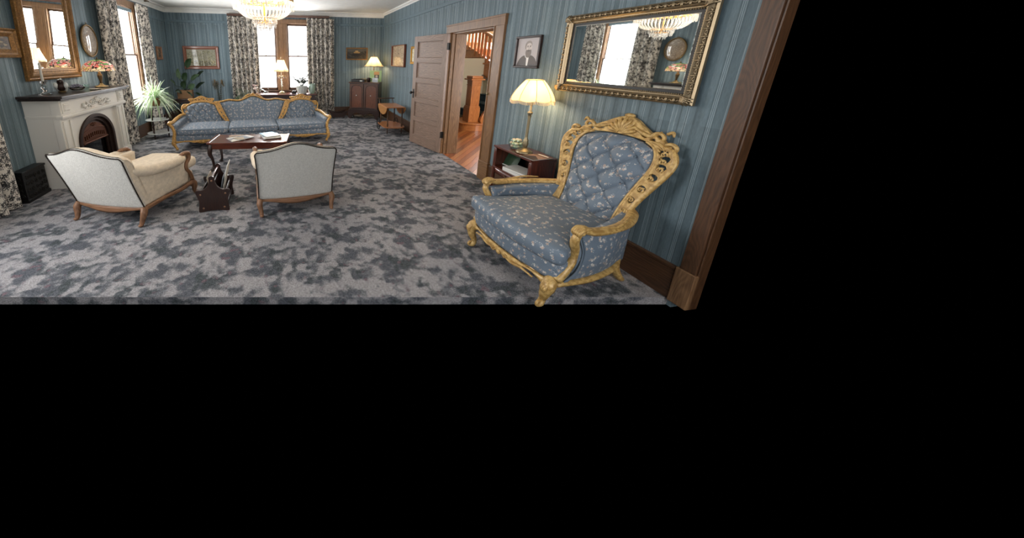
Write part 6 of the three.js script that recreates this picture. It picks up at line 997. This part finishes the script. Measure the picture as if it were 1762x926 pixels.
  mk('card', rspan(-.075, .075, 0, .11, -.003, 0, .0005), M.paper, card); mk('print', new THREE.PlaneGeometry(.148, .108).translate(0, .055, .001), std({ map: crd, roughness: .5 }), card, { keep: true });
}
{
  const k = thing('wooden_cradle', 'low dark wooden cradle on the floor between right curtain and cabinet', 'cradle', [1.21, 0, -9.0], .06);
  const side = smooth2([[-.2, .1], [-.15, .05], [0, .03], [.15, .05], [.2, .1], [.24, .22], [.2, .2], [.1, .16], [0, .15], [-.1, .16], [-.2, .2], [-.24, .22]], 60);
  for (const s of [-1, 1]) mk('side', extr(side, .016, { bevel: .003 }).translate(0, 0, s * .13), M.mahoganyDark, k);
  for (let i = 0; i < 7; i++) { const t = i / 6 * 2 - 1; mk('slat', rspan(t * .19 - .012, t * .19 + .012, .045 + .05 * t * t, .06 + .05 * t * t, -.13, .13), M.mahoganyDark, k); }
  for (const s of [-1, 1]) mk('rocker', tube([[s * .14, .022, -.17], [s * .14, .012, 0], [s * .14, .022, .17]], .011, { seg: 6 }), M.mahoganyDark, k);
}

// ---------------------------------------------------------------- tea cart
{
  const t = thing('tea_cart', 'drop-leaf wooden tea cart with spoked wheels beside the open door', 'tea cart', [2.15, 0, -7.06]);
  const h = .6; mk('top', rspan(-.2, .2, h - .018, h, -.36, .36, .005), M.honey, t, { grain: 2 });
  for (const s of [-1, 1]) { const lf = smooth2([[-.36, 0], [-.34, -.06], [-.22, -.14], [0, -.18], [.22, -.14], [.34, -.06], [.36, 0]], 30, false); mk('drop_leaf', rotY(extr(lf, .014, { bevel: .002 }), Math.PI / 2).translate(s * .207, h - .012, 0), M.maple, t, { grain: 2 }); }
  mk('lower_shelf', rotX(extr(smooth2([[-.2, -.34], [0, -.4], [.2, -.34], [.24, 0], [.2, .34], [0, .4], [-.2, .34], [-.24, 0]], 40), .014, { bevel: .002 }), Math.PI / 2).translate(0, .16, 0), M.honey, t);
  for (const x of [-1, 1]) for (const z of [-1, 1]) mk('leg', lathe([[0, z > 0 ? .03 : .08], [.011, z > 0 ? .03 : .08], [.012, .15], [.02, .2], [.011, .26], [.019, .34], [.011, .42], [.02, .5], [.014, .58], [0, .58]], 10, x * .16, 0, z * .28), M.oakDark, t);
  for (const x of [-1, 1]) { const w = mk('wheel', [tube(spiral(x * .215, .14, -.28, .13, .13, 0, 1, 'zy', 30).slice(0, -1), .009, { closed: true, n: 40, seg: 6 }), ball(.022, x * .215, .14, -.28, 1, 1, 1, 8)], M.iron, t); for (let i = 0; i < 8; i++) { const a = i / 8 * 6.2832; mk('spoke', tube([[x * .215, .14, -.28], [x * .215, .14 + Math.sin(a) * .125, -.28 + Math.cos(a) * .125]], .004, { seg: 5, n: 2 }), M.iron, w); } }
  for (const x of [-1, 1]) mk('caster', [ball(.02, x * .16, .02, .28, .5, 1, 1, 10), cyl(.007, .007, .02, x * .16, .03, .28, 6)], M.iron, t);
  mk('handle', [tube([[-.16, .56, -.36], [-.16, .64, -.44], [-.16, .7, -.46]], .01, { seg: 6 }), tube([[.16, .56, -.36], [.16, .64, -.44], [.16, .7, -.46]], .01, { seg: 6 }), tube([[-.2, .7, -.46], [.2, .7, -.46]], .012, { seg: 8, n: 3 })], M.oakDark, t);
}
// glass bowl of shells by the lamp
{
  const P = [2.36, .671, -3.1], b = thing('glass_bowl', 'round clear glass bowl of shells beside the lit lamp', 'bowl', P);
  mk('bowl', lathe([[0, 0], [.05, 0], [.075, .03], [.085, .065], [.075, .1], [.078, .105], [.073, .105], [.069, .1], [.079, .065], [.07, .034], [.047, .005], [0, .005]], 24), M.glassThin, b);
  const cols = ['#d9b7a6', '#c9cdb4', '#e2d6c6', '#b7c3b2'].map((c) => std({ color: c, roughness: .5 }));
  for (let i = 0; i < 22; i++) { const l = Math.floor(i / 8), a = i * 2.4, r = [.04, .048, .03][l]; mk('shell', ball(.02, Math.cos(a) * r, .026 + l * .032, Math.sin(a) * r, 1.1, .8, .9, 8), cols[i % 4], b); }
}
// wall socket
{ const s = thing('wall_socket', 'small beige power socket low on the left wall near the corner', 'socket', [XL + .001, .41, -8.9], Math.PI / 2); mk('plate', rbox(.07, .115, .008, .003, 0, 0, .004), M.stone, s); mk('outlet', [rbox(.034, .03, .004, .003, 0, .024, .009), rbox(.034, .03, .004, .003, 0, -.024, .009)], M.castBrown, s); }

// ---------------------------------------------------------------- draw
scene.traverse((o) => { if (o.isMesh || o.isLight && !o.isRectAreaLight) o.castShadow = true; if (o.isMesh) o.receiveShadow = true; });
const renderer = new THREE.WebGLRenderer({ antialias: true });
renderer.toneMapping = THREE.LinearToneMapping;
renderer.toneMappingExposure = EXPOSURE;
renderer.shadowMap.enabled = true;
renderer.render(scene, camera);
